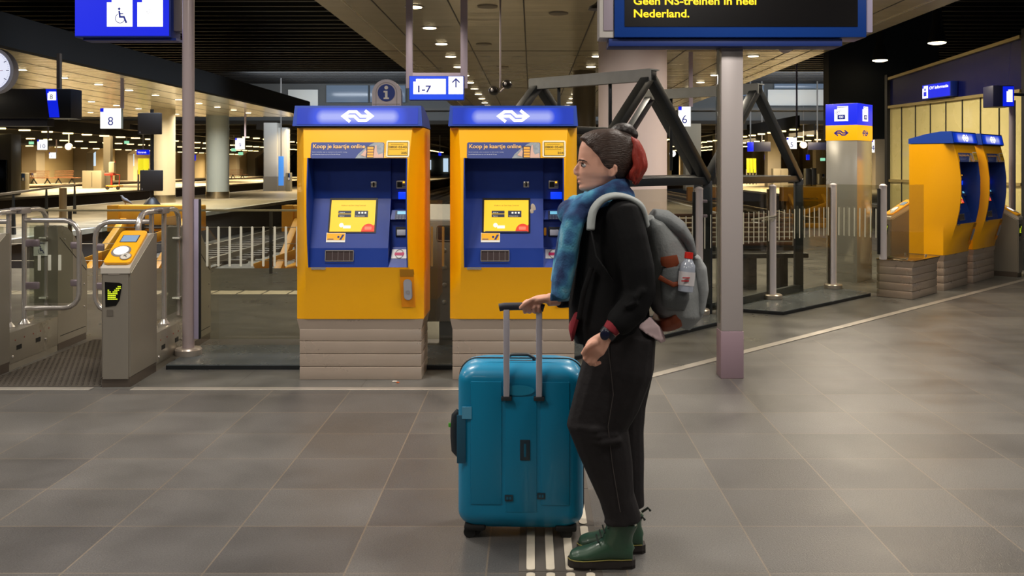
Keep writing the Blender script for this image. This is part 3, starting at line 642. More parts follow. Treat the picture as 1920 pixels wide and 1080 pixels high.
for u0, u1 in ((201, 249), (258, 306)): notched(mb, q(u0, 0)[0], q(u1, 0)[0], q(0, 50)[1], q(0, 0)[1]+.02, 9*k, flat(-.006))
mb.build('pictogram_panel', SIGNW, t)
mb = MB(); x, z = q(226, 30); wheelchair(mb, x, z, 33*k, flat(-.009)); x, z = q(281, 22)
for i in range(12): sdisc(mb, x+random.uniform(-5, 5)*k, z+random.uniform(-5, 5)*k, .5*k, flat(-.009), n=6)
mb.build('pictogram', glow('picto_blue', rgb(24, 44, 150), .6), t)
mb = MB(); mb.box(b, b+.06, .06, .2, .06, .7, .004); mb.build('bracket', ALU, t)
mb = MB(); mb.box(a+.05, b+.03, .04, .2, -.02, 0); mb.build('lower_rail', mat('sign_case', rgb(16, 46, 140), .5), t)
# platform number sign 1-7
Y = 13.; k = Y/F; t = thing('hanging_sign', 'small blue and white lit sign reading 1-7 with an up arrow', 'sign', at(818, 188, Y))
q = lambda px, py: ((px-818)*k, (188-py)*k)
mb = MB(); mb.box(q(767, 0)[0], q(870, 0)[0], -.0, .12, 0, q(0, 142)[1], .006); mb.build('sign_box', mat('sign_case', rgb(16, 46, 140), .5), t)
mb = MB(); srect(mb, q(768, 0)[0], q(869, 0)[0], .01, q(0, 143)[1], flat(-.003)); mb.build('sign_face', glow('sign_blue_b', rgb(10, 70, 225), .95), t)
mb = MB(); notched(mb, q(775, 0)[0], q(836, 0)[0], q(0, 176.5)[1], q(0, 148)[1], 5*k, flat(-.006)); srect(mb, q(841, 0)[0], q(868.5, 0)[0], q(0, 176.5)[1], q(0, 143.5)[1], flat(-.006)); mb.build('white_panel', SIGNW, t)
mb = MB(); text_bm(mb, '1-7', q(780, 0)[0], q(0, 173)[1], 12.5*k, flat(-.009), 'LEFT', 1.2, bold=.02); mb.build('lettering', glow('picto_blue', rgb(24, 44, 150), .6), t); mb = MB(); x, z = q(855, 157); stroke(mb, [(x-7*k, z+2*k), (x, z+9*k), (x+7*k, z+2*k)], 2.4*k, flat(-.009)); stroke(mb, [(x, z+8*k), (x, z-7*k)], 2.4*k, flat(-.0095)); mb.build('arrow_symbol', glow('picto_blue', rgb(24, 44, 150), .6), t)
mb = MB()
for u0, u1 in ((760.5, 773), (863, 876)): mb.box(q(u0, 0)[0], q(u1, 0)[0], .03, .09, q(0, 165)[1], 4.0-(EYE-(188-CY)*k), .004)
mb.box(q(773, 0)[0], q(863, 0)[0], .03, .09, q(0, 142)[1], q(0, 136)[1]); mb.build('hanging_frame', LAV, t)
# departure display at top right
Y = 6.7; k = Y/F; t = thing('departure_display', 'big blue-framed black display with yellow lettering mounted above the square post', 'display', at(1388, 70, Y))
q = lambda px, py: ((px-1388)*k, (70-py)*k)
mb = MB(); a, b = q(1152, 0)[0], q(1625, 0)[0]; top = .72
mb.box(a, b, 0, .26, 0, top, .006); cs = mb.build('display_case', mat('display_blue', rgb(2, 52, 128), .4), t)
mb = MB(); srect(mb, q(1171, 0)[0], q(1608, 0)[0], q(0, 50)[1], top-.05, flat(-.004)); mb.build('display_screen', mat('display_black', rgb(12, 11, 13), .25), t)
mb = MB(); ye = glow('led_yellow', rgb(255, 208, 20), 1.25)
text_bm(mb, 'Geen NS-treinen in heel', q(1187, 0)[0], q(0, 9)[1], 14.5*k, flat(-.008), 'LEFT', 1.13, bold=.02); text_bm(mb, 'Nederland.', q(1187, 0)[0], q(0, 32.5)[1], 14.5*k, flat(-.008), 'LEFT', 1.13, bold=.02)
mb.build('display_text', ye, t)
mb = MB(); mb.box(q(1142, 0)[0], q(1582, 0)[0], .03, .24, -.06, -.004, .004); mb.build('lower_rail', mat('display_blue_dark', rgb(12, 40, 104), .5), t)
mb = MB(); mb.box(q(1124, 0)[0], q(1152, 0)[0], .02, .24, q(0, 70)[1], top, .006); mb.build('side_panel', mat('panel_offwhite', rgb(176, 172, 168), .5), t)
mb = MB(); mb.box(q(1132, 0)[0], q(1150, 0)[0], .012, .03, q(0, 57)[1], top-.1, .003); mb.build('side_inset', mat('panel_lilac', rgb(140, 130, 142), .5), t)
mb = MB(); mb.box(b, b+.055, .03, .23, -.03+.07, top, .004); mb.build('end_panel', LAV, t)
# square post
P0 = gnd(1373, 710); t = thing('square_post', 'square lilac-grey metal post under the departure display', 'post', (P0.x, P0.y+.08, 0))
mb = MB(); mb.box(-.08, .08, -.08, .08, .345, 2.42, .006); mb.build('upper_shaft', mat('post_warm', rgb(166, 158, 157), .38, .2), t)
mb = MB(); mb.box(-.084, .084, -.084, .084, 0, .345, .005); mb.build('sleeve', mat('post_sleeve', rgb(146, 124, 134), .5, .2), t)
mb = MB(); mb.box(-.11, -.08, -.05, -.02, .4, 2.48, .004)
mb.build('clear_edge', glass_mat('edge_glass', (.8, .82, .78), .15), t)
# round camera under display
t = thing('dome_camera', 'small pale dome camera hanging under the departure display', 'camera', at(1473, 88, 7.4)); mb = MB(); mb.ell((0, 0, -.0), .06, .06, .05); mb.build('dome', mat('dome_pale', rgb(190, 180, 180), .4), t); mb = MB(); mb.cyl((0, 0, .0), (0, 0, 1.), .02, seg=8); mb.ell((-.1, 0, .02), .03, .03, .03); mb.build('mount', ALU, t)
# twin ball cameras
Y = 12.; t = thing('ball_cameras', 'pair of round black cameras on a thin rod from the metal ceiling', 'camera', at(938, 165, Y)); k = Y/F
for i, (px, py) in enumerate(((926, 170), (951, 158))):
    mb = MB(); mb.ell(((px-938)*k, 0, (165-py)*k), .068, .068, .062, 18); mb.build('camera_ball', mat('ball_black', rgb(28, 26, 26), .15), t)
    mb = MB(); mb.ell(((px-938)*k-.02, -.06, (165-py)*k), .02, .012, .02, 10); mb.build('lens', mat('lens_pale', rgb(150, 150, 160), .2), t)
mb = MB(); mb.cyl((.0, 0, 0), (.0, 0, 4-(EYE-(165-CY)*k)), .012, seg=8); mb.tube([(-.08, 0, -.03), (0, 0, -.05), (.09, 0, .04)], .012, 8); mb.build('rod', ALU, t)
# station clock, left
p = at(-18, 132, 11.5); t = thing('station_clock', 'round white station clock cut by the left edge of the picture', 'clock', p)
mb = MB(); mb.cyl((0, .0, 0), (0, .12, 0), .285, seg=48); mb.build('clock_case', mat('clock_rim', rgb(176, 180, 205), .4), t)
mb = MB(); sdisc(mb, 0, 0, .245, flat(-.004), n=48); mb.build('clock_face', glow('clock_white', rgb(225, 228, 248), .95), t)
mb = MB()
for i in range(60):
    a = R(6*i); l = .035 if i % 5 == 0 else .012; w_ = .009 if i % 5 == 0 else .003
    stroke(mb, [((.232-l)*math.sin(a), (.232-l)*math.cos(a)), (.232*math.sin(a), .232*math.cos(a))], w_, flat(-.007))
mb.build('hour_marks', NAVPR, t)
mb = MB(); stroke(mb, [(0, 0), (.09, .09)], .02, flat(-.009)); stroke(mb, [(0, 0), (.04, -.19)], .014, flat(-.009)); mb.build('hands', NAVPR, t)
mb = MB(); stroke(mb, [(0, -.03), (.16, .0)], .006, flat(-.011)); mb.build('second_hand', mat('red_hand', rgb(190, 30, 30), .5), t)
mb = MB(); mb.cyl((0, .06, .28), (0, .06, 7.06-p.z), .025, seg=10); mb.build('hanger', ALU, t)
# black train display with platform 8 flag
Y = 20.; k = Y/F; p = at(60, 222, Y); t = thing('train_display', 'black hanging train display with a blue panel numbered 8', 'display', p); q = lambda px, py: ((px-60)*k, (222-py)*k)
mb = MB(); mb.box(q(-60, 0)[0], q(133, 0)[0], 0, .5, 0, q(0, 166)[1], .02); mb.build('display_case', mat('display_night', rgb(10, 11, 20), .4), t)
mb = MB(); spoly(mb, [q(93, 220), q(112, 220), q(106, 167), q(86, 167)], flat(-.01)); mb.build('blue_panel', SIGNB, t)
mb = MB(); X0, Z0 = q(90, 188); notched(mb, X0, X0+16*k, Z0, Z0+16*k, 2.5*k, flat(-.02)); mb.build('number_panel', SIGNW, t)
mb = MB(); text_bm(mb, '8', q(97.5, 0)[0], q(0, 186)[1], 9*k, flat(-.03), 'CENTER'); mb.build('number', NAVPR, t)
mb = MB(); mb.box(q(-50, 0)[0], q(84, 0)[0], .1, .4, q(0, 236)[1], 0); mb.build('lower_case', mat('display_nightblue', rgb(10, 14, 44), .5), t)
mb = MB(); mb.box(q(97, 0)[0], q(103, 0)[0], .2, .3, q(0, 166)[1], 4-p.z); mb.build('hanger', mat('hanger_brown', rgb(70, 60, 52), .6), t)
# platform number boxes
def numbox(px0, px1, py0, py1, Y, num, label, hang=None, top=4.):
    k = Y/F; p = at((px0+px1)/2, py1, Y); top = htop(p.x, Y); t = thing('platform_number_sign', label, 'sign', p); w_ = (px1-px0)*k/2; h_ = (py1-py0)*k
    mb = MB(); mb.box(-w_, w_, .01, .14, 0, h_, .01); mb.build('sign_box', mat('sign_edge', rgb(160, 164, 150), .5), t)
    mb = MB(); srect(mb, -w_, w_, 0, h_, flat(0)); mb.build('sign_face', SIGNW, t)
    mb = MB(); srect(mb, -w_, -w_+h_*.17, h_*.82, h_, flat(-.006)); mb.build('blue_corner', SIGNB, t)
    mb = MB(); text_bm(mb, num, 0, h_*.16, h_*.42, flat(-.007), 'CENTER'); mb.build('number', glow('picto_blue', rgb(24, 44, 150), .6), t)
    mb = MB(); mb.box(w_-.03 if hang is None else hang*k, (w_+.05) if hang is None else hang*k+.06, .02, .08, h_, top-p.z); mb.build('hanger', LAV, t)
numbox(188, 227, 203, 241, 26., '8', 'white lit platform sign numbered 8 hanging left of the tall pole')
numbox(441, 459, 259, 280, 44., '9', 'white lit platform sign numbered 9 right of the pale round column')
numbox(70, 89, 262, 281, 52., '10', 'white lit platform sign numbered 10 over the far left platform')
numbox(1272, 1295, 200, 237, 20., '6', 'white lit platform sign numbered 6 behind the black frame')
numbox(1475, 1494, 258, 279, 50., '5', 'white lit platform sign right of the black frame, near the kiosk column')
numbox(1633, 1640, 262, 286, 40., '4', 'narrow white lit platform sign just right of the kiosk column')
numbox(92, 105, 286, 297, 75., '11', 'small white lit box sign under the far left lamps')
for px, py, Y in ((128, 275, 60), (1507, 272, 62), (1261, 288, 66)):
    t = thing('platform_clock', 'small round white clock over %s' % {128: 'the far left platform', 1507: 'the platform right of the black frame', 1261: 'the far platform beside the lilac column'}[px], 'clock', at(px, py, Y))
    r_ = 6.5*Y/F; mb = MB(); mb.cyl((0, 0, 0), (0, .15, 0), r_, seg=24); mb.build('clock_case', GREY, t); mb = MB(); sdisc(mb, 0, 0, r_*.92, flat(-.01)); mb.build('clock_face', SIGNW, t)
    mb = MB(); stroke(mb, [(0, r_*.5), (0, 0), (r_*.4, 0)], .03, flat(-.02)); mb.build('hands', NAVPR, t); mb = MB(); mb.box(-.02, .02, .05, .1, r_, htop(at(px, py, Y).x, Y)-at(px, py, Y).z); mb.build('hanger', GREY, t)
g_ = 'small green lit exit signs far away'
for px, py, Y in ((58, 268, 70), (237, 267, 70), (438, 281, 80), (451, 288, 95), (1543, 299, 80), (1350, 284, 90)):
    mb = MB(); p = at(px, py, Y); w_ = 4.5*Y/F; mb.box(p.x-w_, p.x+w_, p.y, p.y+.1, p.z-w_*.6, p.z+w_*.6, .03)
    es_ = mb.build('exit_sign', glow('exit_green', rgb(150, 232, 190), .9)); mb = MB(); mb.box(p.x-.02, p.x+.02, p.y+.04, p.y+.08, p.z+w_*.6, htop(p.x, Y)); mb.build('hanger', GREY, es_); tag(es_, 'small pale green lit exit sign hanging over a far platform', 'sign', g_)
# far blue signs, timetables
def bsign(px0, px1, py0, py1, Y, name, label, cat, m, legs=False, txt=None):
    k = Y/F; p = at((px0+px1)/2, py1, Y); w_ = (px1-px0)*k/2; t = thing(name, label, cat, (p.x, p.y, 0 if legs else p.z)); zz = p.z if legs else 0
    mb = MB(); mb.box(-w_, w_, 0, .15, zz, zz+(py1-py0)*k, .01); mb.build('panel', m, t)
    mb = MB()
    if legs:
        for s in (-1, 1): mb.box(s*w_-.04, s*w_+.04, .02, .12, 0, zz+.3)
        mb.build('legs', GREY, t)
    else: mb.box(-.04, .04, .05, .1, (py1-py0)*k, htop(p.x, Y)-p.z); mb.build('hanger', GREY, t)
    if txt: mb = MB(); text_bm(mb, txt, -w_*.8, zz+(py1-py0)*k*.3, (py1-py0)*k*.4, flat(-.02), 'LEFT'); mb.build('lettering', SIGNW, t)
YEL = glow('timetable_yellow', rgb(238, 222, 40), .95)
bsign(256, 279, 281, 290, 60, 'header_sign', 'blue lit sign above the yellow timetables at left', 'sign', SIGNB, txt='Vertrek')
bsign(258.5, 267.5, 297, 327, 60, 'timetable_board', 'yellow timetable board, left one under the blue sign', 'board', YEL, True)
bsign(268.5, 278, 297, 325, 60.5, 'timetable_board', 'yellow timetable board, right one under the blue sign', 'board', YEL, True)
bsign(1400.5, 1405.8, 297, 324, 80, 'timetable_board', 'yellow timetable board, left of three right of the square post', 'board', YEL, True)
bsign(1407, 1411.8, 297, 324, 80, 'timetable_board', 'yellow timetable board, middle of three right of the square post', 'board', YEL, True)
bsign(1413, 1418, 297, 324, 80, 'timetable_board', 'yellow timetable board, right of three right of the square post', 'board', YEL, True)
bsign(1402, 1413, 266, 284, 60, 'blue_flag_sign', 'blue lit flag sign beside a dark train display right of the square post', 'sign', SIGNB)
bsign(1413, 1445, 266, 284, 60.5, 'dark_display', 'dark train display hanging right of the square post', 'display', mat('display_nightblue', rgb(10, 14, 44), .5))
bsign(1516, 1550, 267, 281, 60.5, 'dark_display', 'dark blue display hanging left of the kiosk column', 'display', mat('display_nightblue', rgb(10, 14, 44), .5))
bsign(360, 366, 290, 301, 70, 'blue_flag_sign', 'small blue lit flag sign just right of the tall pole', 'sign', SIGNB)
bsign(822, 827, 286, 292, 80, 'blue_flag_sign', 'tiny blue lit flag sign seen between the two ticket machines', 'sign', SIGNB)
bsign(1434, 1440, 290, 299, 80, 'blue_flag_sign', 'small blue lit flag sign left of a grey pillar at right', 'sign', SIGNB)
bsign(1512, 1518, 290, 300, 80, 'blue_flag_sign', 'small blue lit flag sign left of the kiosk column', 'sign', SIGNB)
bsign(1660, 1665, 290, 302, 70, 'blue_flag_sign', 'small blue lit flag sign right of the kiosk column', 'sign', SIGNB)
bsign(522, 531, 293, 348, 58, 'advert_screen', 'tall blue lit advert screen on the square white column', 'screen', glow('advert_cyan', rgb(70, 140, 225), .9))
# daylight openings far away
DAY = glow('daylight_pane', rgb(190, 215, 235), 1.)
nw = 6
for px0, px1, py0, py1 in ((1252, 1260, 295, 324), (1262, 1268, 300, 324), (1305, 1313, 294, 324), (1315, 1322, 296, 322), (1335, 1345, 294, 320), (831, 840, 297, 326), (803, 808, 300, 318), (1394, 1400, 298, 322), (1375, 1390, 296, 320), (540, 552, 300, 320), (1402, 1420, 292, 296), (1424, 1432, 300, 322), (1478, 1482, 300, 322), (1500, 1505, 298, 320), (1530, 1534, 300, 320), (1270, 1300, 296, 300), (1640, 1650, 300, 316)):
    nw += 1; p, q_ = at(px0, py1, 234.5), at(px1, py0, 234.5); mb = MB(); mb.box(p.x, q_.x, 234.5, 234.9, max(.2, p.z), q_.z); struct(mb.build('window_%d' % nw, DAY))
for i in range(12):
    Y = 98.5+i*9.5; nw += 1; mb = MB(); mb.box(-45.98, -45.9, Y-1.2, Y-.2, 1.6, 3.2, .02); struct(mb.build('window_%d' % nw, DAY))
# ------------------------------------------------------------------ fare gates
GSIDE = mat('gate_steel', rgb(156, 150, 138), .3, .45, var=.06, vscale=2)
GFRONT = mat('gate_front', rgb(134, 128, 118), .4, .3)
def make_gate(label, loc, rz=0., leaf_left=True, leaf_right=False):
    t = thing('fare_gate', label, 'fare gate', loc, rz); L = 1.86; hw = .099
    pr = [(0, .06), (0, .835), (.05, .87), (.20, .955), (.34, 1.03), (.40, 1.045), (.52, 1.045), (.52, .06)]
    mb = MB(); mb.prism(pr, -hw, hw, 'x'); bmesh.ops.bevel(mb.bm, geom=[e for e in mb.bm.edges if abs(e.verts[0].co.x-e.verts[1].co.x) < 1e-5 and min(e.verts[0].co.y, e.verts[1].co.y) < .3 and e.verts[0].co.z > .05], offset=.012, segments=2, affect='EDGES')
    fp = mb.build('front_pedestal', GFRONT, t)
    mb = MB(); mb.box(-hw+.001, hw-.001, .012, .51, 0, .07); mb.build('kick_plate', mat('kick_steel', rgb(104, 94, 86), .4, .6), fp)
    mb = MB(); mb.prism([(-.004, .80), (-.004, .838), (.048, .873), (.20, .959), (.34, 1.034), (.40, 1.049), (.46, 1.049), (.46, 1.04)], -hw-.002, hw+.002, 'x'); mb.build('hood', mat('hood_steel', rgb(200, 194, 184), .35, .25), fp)
    mb = MB(); 
    for s in (-1, 1): mb.bar((s*(hw+.001), .02, .80), (s*(hw+.001), .46, 1.035), .003, .004)
    mb.build('hood_seam', mat('seam_white', rgb(210, 205, 190), .4), fp)
    sfp = lambda off: (lambda X, Z: (X, .018+Z*math.cos(.53)-off*math.sin(.53), .862+Z*math.sin(.53)+off*math.cos(.53)))   # along the slope
    P = mat('reader_yellow', rgb(250, 178, 24), .35, coat=.3)
    mb = MB(); srr(mb, -hw+.004, hw-.004, .0, .40, .03, sfp(.014)); srr(mb, -hw+.002, hw-.002, -.003, .403, .03, sfp(.002)); pan = None
    # panel as a thin slab
    mb = MB(); pts = []
    for cx, cz, a in ((hw-.034, .37, 0), (-hw+.034, .37, 90), (-hw+.034, .03, 180), (hw-.034, .03, 270)): pts += [(cx+.03*math.cos(R(a+18*i)), cz+.03*math.sin(R(a+18*i))) for i in range(6)]
    mb.loft([[sfp(-.004)(*p) for p in pts], [sfp(.012)(*p) for p in pts], [sfp(.016)(p[0]*.96, .2+(p[1]-.2)*.985) for p in pts]])
    pan = mb.build('reader_panel', P, t)
    mb = MB(); srect(mb, -.062, .062, .245, .335, sfp(.018)); mb.build('screen_rim', mat('screen_rim', rgb(70, 64, 60), .4), pan)
    mb = MB(); srect(mb, -.056, .056, .25, .33, sfp(.020)); mb.build('screen', glow('gate_screen', rgb(140, 168, 200), .7), pan)
    mb = MB(); sdisc(mb, -.01, .135, .068, sfp(.018)); mb.build('target_ring', mat('ring_grey', rgb(130, 122, 116), .4), pan)
    mb = MB(); sdisc(mb, -.012, .14, .052, sfp(.020)); mb.build('card_target', glow('target_white', rgb(252, 250, 246), 1.), pan)
    mb = MB(); sdisc(mb, .045, .066, .04, sfp(.021)); mb.build('button_ring', mat('ring_grey', rgb(130, 122, 116), .4), pan)
    mb = MB(); sdisc(mb, .045, .066, .034, sfp(.023)); bt = mb.build('arrow_button', mat('button_pale', rgb(205, 200, 190), .4), pan)
    mb = MB(); stroke(mb, [(.057, .052), (.035, .078)], .005, sfp(.025)); stroke(mb, [(.034, .062), (.034, .079), (.05, .079)], .005, sfp(.0255)); mb.build('arrow_print', RUB, t)
    # led display
    mb = MB(); sf = flat(-.003); spoly(mb, [(-.072, .74), (.028, .735), (.048, .725), (.03, .615), (.005, .575), (-.068, .565)], sf); led = mb.build('arrow_display', mat('led_black', rgb(12, 12, 12), .25), t)
    mb = MB(); gl = flat(-.005)
    G = ["......##", ".....###", "#...###.", "##.###..", "######..", "#####...", "#####...", "######.."]
    for r_, row in enumerate(G):
        for c_, ch in enumerate(row):
            if ch == '#': srect(mb, -.052+c_*.0115, -.052+c_*.0115+.010, .705-r_*.0125, .705-r_*.0125+.0065, gl)
    mb.build('led_arrow', glow('led_lime', rgb(206, 224, 40), 1.3), led)
    mb = MB(); srect(mb, -.05, .028, .79, .812, flat(-.002)); mb.build('name_strip', mat('strip_metal', rgb(170, 160, 150), .4, .4), t)
    mb = MB(); srr(mb, -.06, -.015, .50, .545, .006, flat(-.002)); mb.build('small_cover', mat('cover_grey', rgb(108, 102, 94), .5, .4), t)
    # low middle
    mb = MB(); mb.box(-hw, hw, .52, 1.3, .05, .29, .004); mb.box(-hw+.004, hw-.004, .52, 1.3, 0, .06); low = mb.build('low_base', GSIDE, t)
    for y in (.62, .92):
        mb = MB(); mb.box(hw-.002, hw+.001, y, y+.08, .14, .175); mb.build('sensor_slot', RUB, low)
    for y, z in ((.56, .10), (1.08, .14)):
        mb = MB(); mb.ell((hw+.002, y, z), .008, .012, .012, 10); mb.build('bolt', CHROME, low)
    for y in (.6, .74, .88, 1.0, 1.14):
        mb = MB(); mb.ell((hw+.001, y, .22), .003, .006, .006, 8); mb.build('red_sensor', mat('red_lens', rgb(150, 40, 24), .3), low)
    # rear cabinet with curved back
    pr = [(1.3, .06), (1.3, 1.04), (1.36, 1.05), (1.46, 1.03), (1.60, .95), (1.74, .82), (1.85, .68), (1.86, .64), (1.86, .06)]
    mb = MB(); mb.prism(pr, -hw, hw, 'x'); rc = mb.build('rear_cabinet', GSIDE, t)
    mb = MB(); mb.box(-hw+.003, hw-.003, 1.31, 1.85, 0, .07); mb.build('kick_plate', mat('kick_steel', rgb(104, 94, 86), .4, .6), rc)
    mb = MB()
    for s in (-1, 1):
        mb.bar((s*(hw+.001), 1.33, .95), (s*(hw+.001), 1.84, .62), .003, .004); mb.box(s*hw-.002, s*hw+.002, 1.34, 1.83, .115, .12)
    mb.build('panel_seam', RUB, rc)
    for y, z in ((1.42, .93), (1.8, .5), (1.8, .3)):
        mb = MB(); mb.ell((hw+.002, y, z), .006, .009, .009, 8); mb.build('bolt', CHROME, rc)
    # top tube
    r = .02; xo = .0
    mb = MB(); pts = [(xo, .42, 1.03), (xo, .42, 1.10), (xo, .44, 1.15), (xo, .49, 1.185), (xo, .56, 1.20), (xo, .9, 1.20)]
    mb.tube(pts, .022, 14); mb.tube([(xo, .9, 1.2), (xo, 1.16, 1.20), (xo, 1.24, 1.185), (xo, 1.29, 1.14), (xo, 1.31, 1.08), (xo, 1.31, 1.02), (xo, 1.31, .3)], .02, 14); tt = mb.build('top_tube', CHROME, t)
    mb = MB(); mb.box(-.05, .05, .80, .95, 1.175, 1.225, .008); mb.box(-.045, .045, .70, .82, 1.205, 1.22, .003); mb.build('tube_joint', mat('joint_steel', rgb(180, 174, 176), .35, .7), tt)
    # hinge posts and leaves
    for y, s, on in ((.74, -1, leaf_left), (.9, 1, leaf_right)):
        mb = MB(); mb.cyl((s*.02, y, .285), (s*.02, y, 1.19), .019, seg=14); mb.lathe([(.045, .285), (.045, .30), (.03, .32), (.022, .335)], (s*.02, y, 0), 18); ps = mb.build('hinge_post', CHROME, t)
        if not on: continue
        a, b, z0, z1, c = s*.03, s*.45, .42, 1.12, .12
        pts = [(a, y, z1)]+[(b-s*c, y, z1)]+[(b-s*c+s*c*math.sin(R(t_)), y, z1-c+c*math.cos(R(t_))) for t_ in (22, 45, 68, 90)]+[(b-s*c+s*c*math.cos(R(t_)), y, z0+c-c*math.sin(R(t_))) for t_ in (0, 22, 45, 68, 90)]+[(a, y, z0)]
        mb = MB(); mb.tube(pts, .02, 12); lf = mb.build('gate_leaf', CHROME, t)
        mb = MB(); mb.box(min(a+s*.03, b-s*.05), max(a+s*.03, b-s*.05), y-.004, y+.004, z0+.04, z1-.04, .003, 1); mb.build('leaf_glass', GLASS2, lf)
        for z in (.60, .94):
            mb = MB(); mb.box(min(a, a+s*.11), max(a, a+s*.11), y-.015, y+.015, z-.03, z+.03, .012); mb.build('glass_clamp', mat('clamp_lilac', rgb(150, 138, 146), .3, .6), lf)
        for z in (.62, .92):
            mb = MB(); mb.box(min(b-s*.07, b), max(b-s*.07, b), y-.013, y+.013, z-.028, z+.028, .012); mb.build('glass_clamp', mat('clamp_lilac', rgb(150, 138, 146), .3, .6), lf)
    mb = MB(); mb.box(-.005, .005, .98, 1.27, .34, 1.14, .003, 1); mb.build('side_glass', GLASS2, t)
    for z in (.45, .95):
        mb = MB(); mb.cyl((-.03, 1.28, z), (.03, 1.28, z), .014, seg=10); mb.cyl((-.03, 1.25, z), (.03, 1.25, z), .014, seg=10); mb.build('glass_bolt', CHROME, t)
    return t
g1 = make_gate('steel fare gate with yellow reader and lime arrow display, left of the tall pole', (-2.917, 6.54, 0), R(2.2))
g0 = make_gate('wide steel fare gate cut by the left edge, its glass leaf reaching right', (-4.03, 6.54, 0), R(2.2), True, True)
t = g0
for x_ in (.14, .22, .30):
    mb = MB(); mb.box(x_-.012, x_+.012, .892, .8955, .72, .845, .003, 1); mb.build('white_strip', STRIP, t)
mb = MB(); mb.box(-.095, .02, 1.285, 1.292, .80, .92); a_ = mb.build('wheelchair_sticker', WHITE, t)
mb = MB(); wheelchair(mb, -.035, .85, .075, flat(1.281)); srect(mb, -.09, -.075, .9, .915, flat(1.281)); srect(mb, -.07, .0, .905, .911, flat(1.281)); mb.build('pictogram', NAVPR, a_)
g2 = make_gate('steel fare gate at the right edge beside the far angled ticket machine', (6.86, 13.1, 0), R(47))
g3 = make_gate('steel fare gate with curved orange-edged top seen through glass left of the angled machines', (5.02, 13.2, 0), R(-80), False)
t = thing('cabinet', 'riveted grey metal cabinet with pale slanted lid between the two front ticket machines', 'cabinet', (-.80, 8.35, 0))
mb = MB(); mb.box(-.2, .2, 0, .35, .16, 1.06, .012); mb.build('cabinet_body', mat('cabinet_grey', rgb(140, 136, 132), .5, .4), t)
mb = MB(); mb.box(-.05, .18, -.004, .01, .88, 1.02, .02); mb.build('dark_slot', RUB, t)
mb = MB(); mb.prism([(0, 1.06), (.0, 1.075), (.33, 1.20), (.35, 1.06)], -.19, .19, 'x'); mb.build('slanted_lid', mat('lid_white', rgb(200, 202, 206), .5), t)
for i in range(4):
    mb = MB(); mb.ell((0.02, -.0, .80-i*.155), .022, .012, .022, 12); mb.build('rivet', mat('rivet_grey', rgb(165, 165, 165), .35, .6), t)
mb = MB(); mb.box(-.03, .2, .02, .33, 0, .16); mb.build('cabinet_foot', mat('foot_dark', rgb(44, 52, 56), .6), t)
# ------------------------------------------------------------------ tall pole
t = thing('tall_pole', 'tall round metal pole on a flat disc beside the fare gate', 'pole', (-2.755, 7.49, .038))
mb = MB(); mb.cyl((0, 0, .0), (0, 0, 3.97), .047, seg=28); mb.build('shaft', mat('pole_metal', rgb(172, 158, 160), .3, .2), t)
mb = MB(); mb.lathe([(.102, 0), (.105, .01), (.105, .045), (.095, .058), (.05, .06)], seg=36); mb.build('base_disc', mat('disc_metal', rgb(190, 180, 170), .3, .6), t)
mb = MB(); mb.box(.05, .088, -.02, .01, .13, 1.25, .003); mb.build('glass_holder', LAV, t)
mb = MB(); mb.box(.088, .10, -.02, .01, .13, 1.25, .002); mb.build('rubber_seal', RUB, t)
# ------------------------------------------------------------------ glass fence with granite plinth
PL = mat('plinth_granite', rgb(88, 94, 97), .25, var=.06, vscale=6); PE = mat('plinth_edge', rgb(20, 23, 26), .5)
def plinth(pts, label):
    t = thing('fence_plinth', label, 'plinth', (0, 0, 0)); mb = MB(); mb.prism(pts, .0, .030, 'z'); mb.build('edge', PE, t)
    mb = MB(); mb.prism(pts, .030, .038, 'z'); mb.build('top_slab', PL, t)
plinth([(-2.79, 7.12), (.03, 7.12), (-.15, 7.9), (-2.79, 7.9)], 'low dark granite plinth under the front glass fence behind the ticket machines')
plinth([(.06, 7.14), (2.05, 9.35), (1.72, 9.66), (-.13, 7.9)], 'low dark granite plinth under the glass fence behind the walking person')
plinth([(2.18, 9.95), (2.62, 9.72), (4.05, 11.15), (3.75, 11.9), (2.2, 10.3)], 'low dark granite plinth under the glass fence right of the square post')
def fence_post(x, y, label, z=.038, top=1.34, r=.042, base=True):
    t = thing('fence_post', label, 'fence post', (x, y, z)); h = top-z
    mb = MB(); mb.cyl((0, 0, 0), (0, 0, h-.03), r, seg=20); mb.lathe([(r+.003, h-.03), (r+.003, h-.015), (r*.6, h), (.01, h+.004)], seg=20); mb.build('shaft', mat('post_metal', rgb(222, 216, 222), .28, .15), t)
    if base: mb = MB(); mb.lathe([(.105, 0), (.11, .01), (.11, .045), (.1, .055), (.04, .058)], seg=32); mb.build('base_disc', mat('disc_metal', rgb(190, 180, 170), .3, .6), t)
    mb = MB(); mb.box(-r-.022, -r+.004, -.02, .02, .06, h-.05, .003); mb.build('glass_seal', RUB, t); return t
FA, FB, FC, FD = (1.71, 9.55), (2.75, 10.66), (3.74, 11.58), (4.14, 11.0)
a_ = fence_post(*FA, 'round fence post between the backpack and the square post')
for z in (1.17, 1.02, .30):
    mb = MB(); mb.box(.042, .085, -.02, .02, z-.03, z+.0, .006); mb.build('clamp', mat('clamp_lilac', rgb(150, 138, 146), .3, .6), a_)
b_ = fence_post(*FB, 'round fence post with a cable tied near its top')
mb = MB(); mb.tube([(-.12, 0, .88), (-.05, -.03, .91), (.02, -.05, .92), (-.03, -.055, .885), (.03, -.05, .95), (-.2, .0, .905), (-.24, 0, .90)], .012, 8); mb.build('tied_cable', mat('cable_white', rgb(205, 200, 190), .4), b_)
fence_post(*FC, 'round fence post left of the kiosk column foot')
fence_post(*FD, 'round orange-tinted fence post standing on the empty steel plinth', z=.455, base=False)
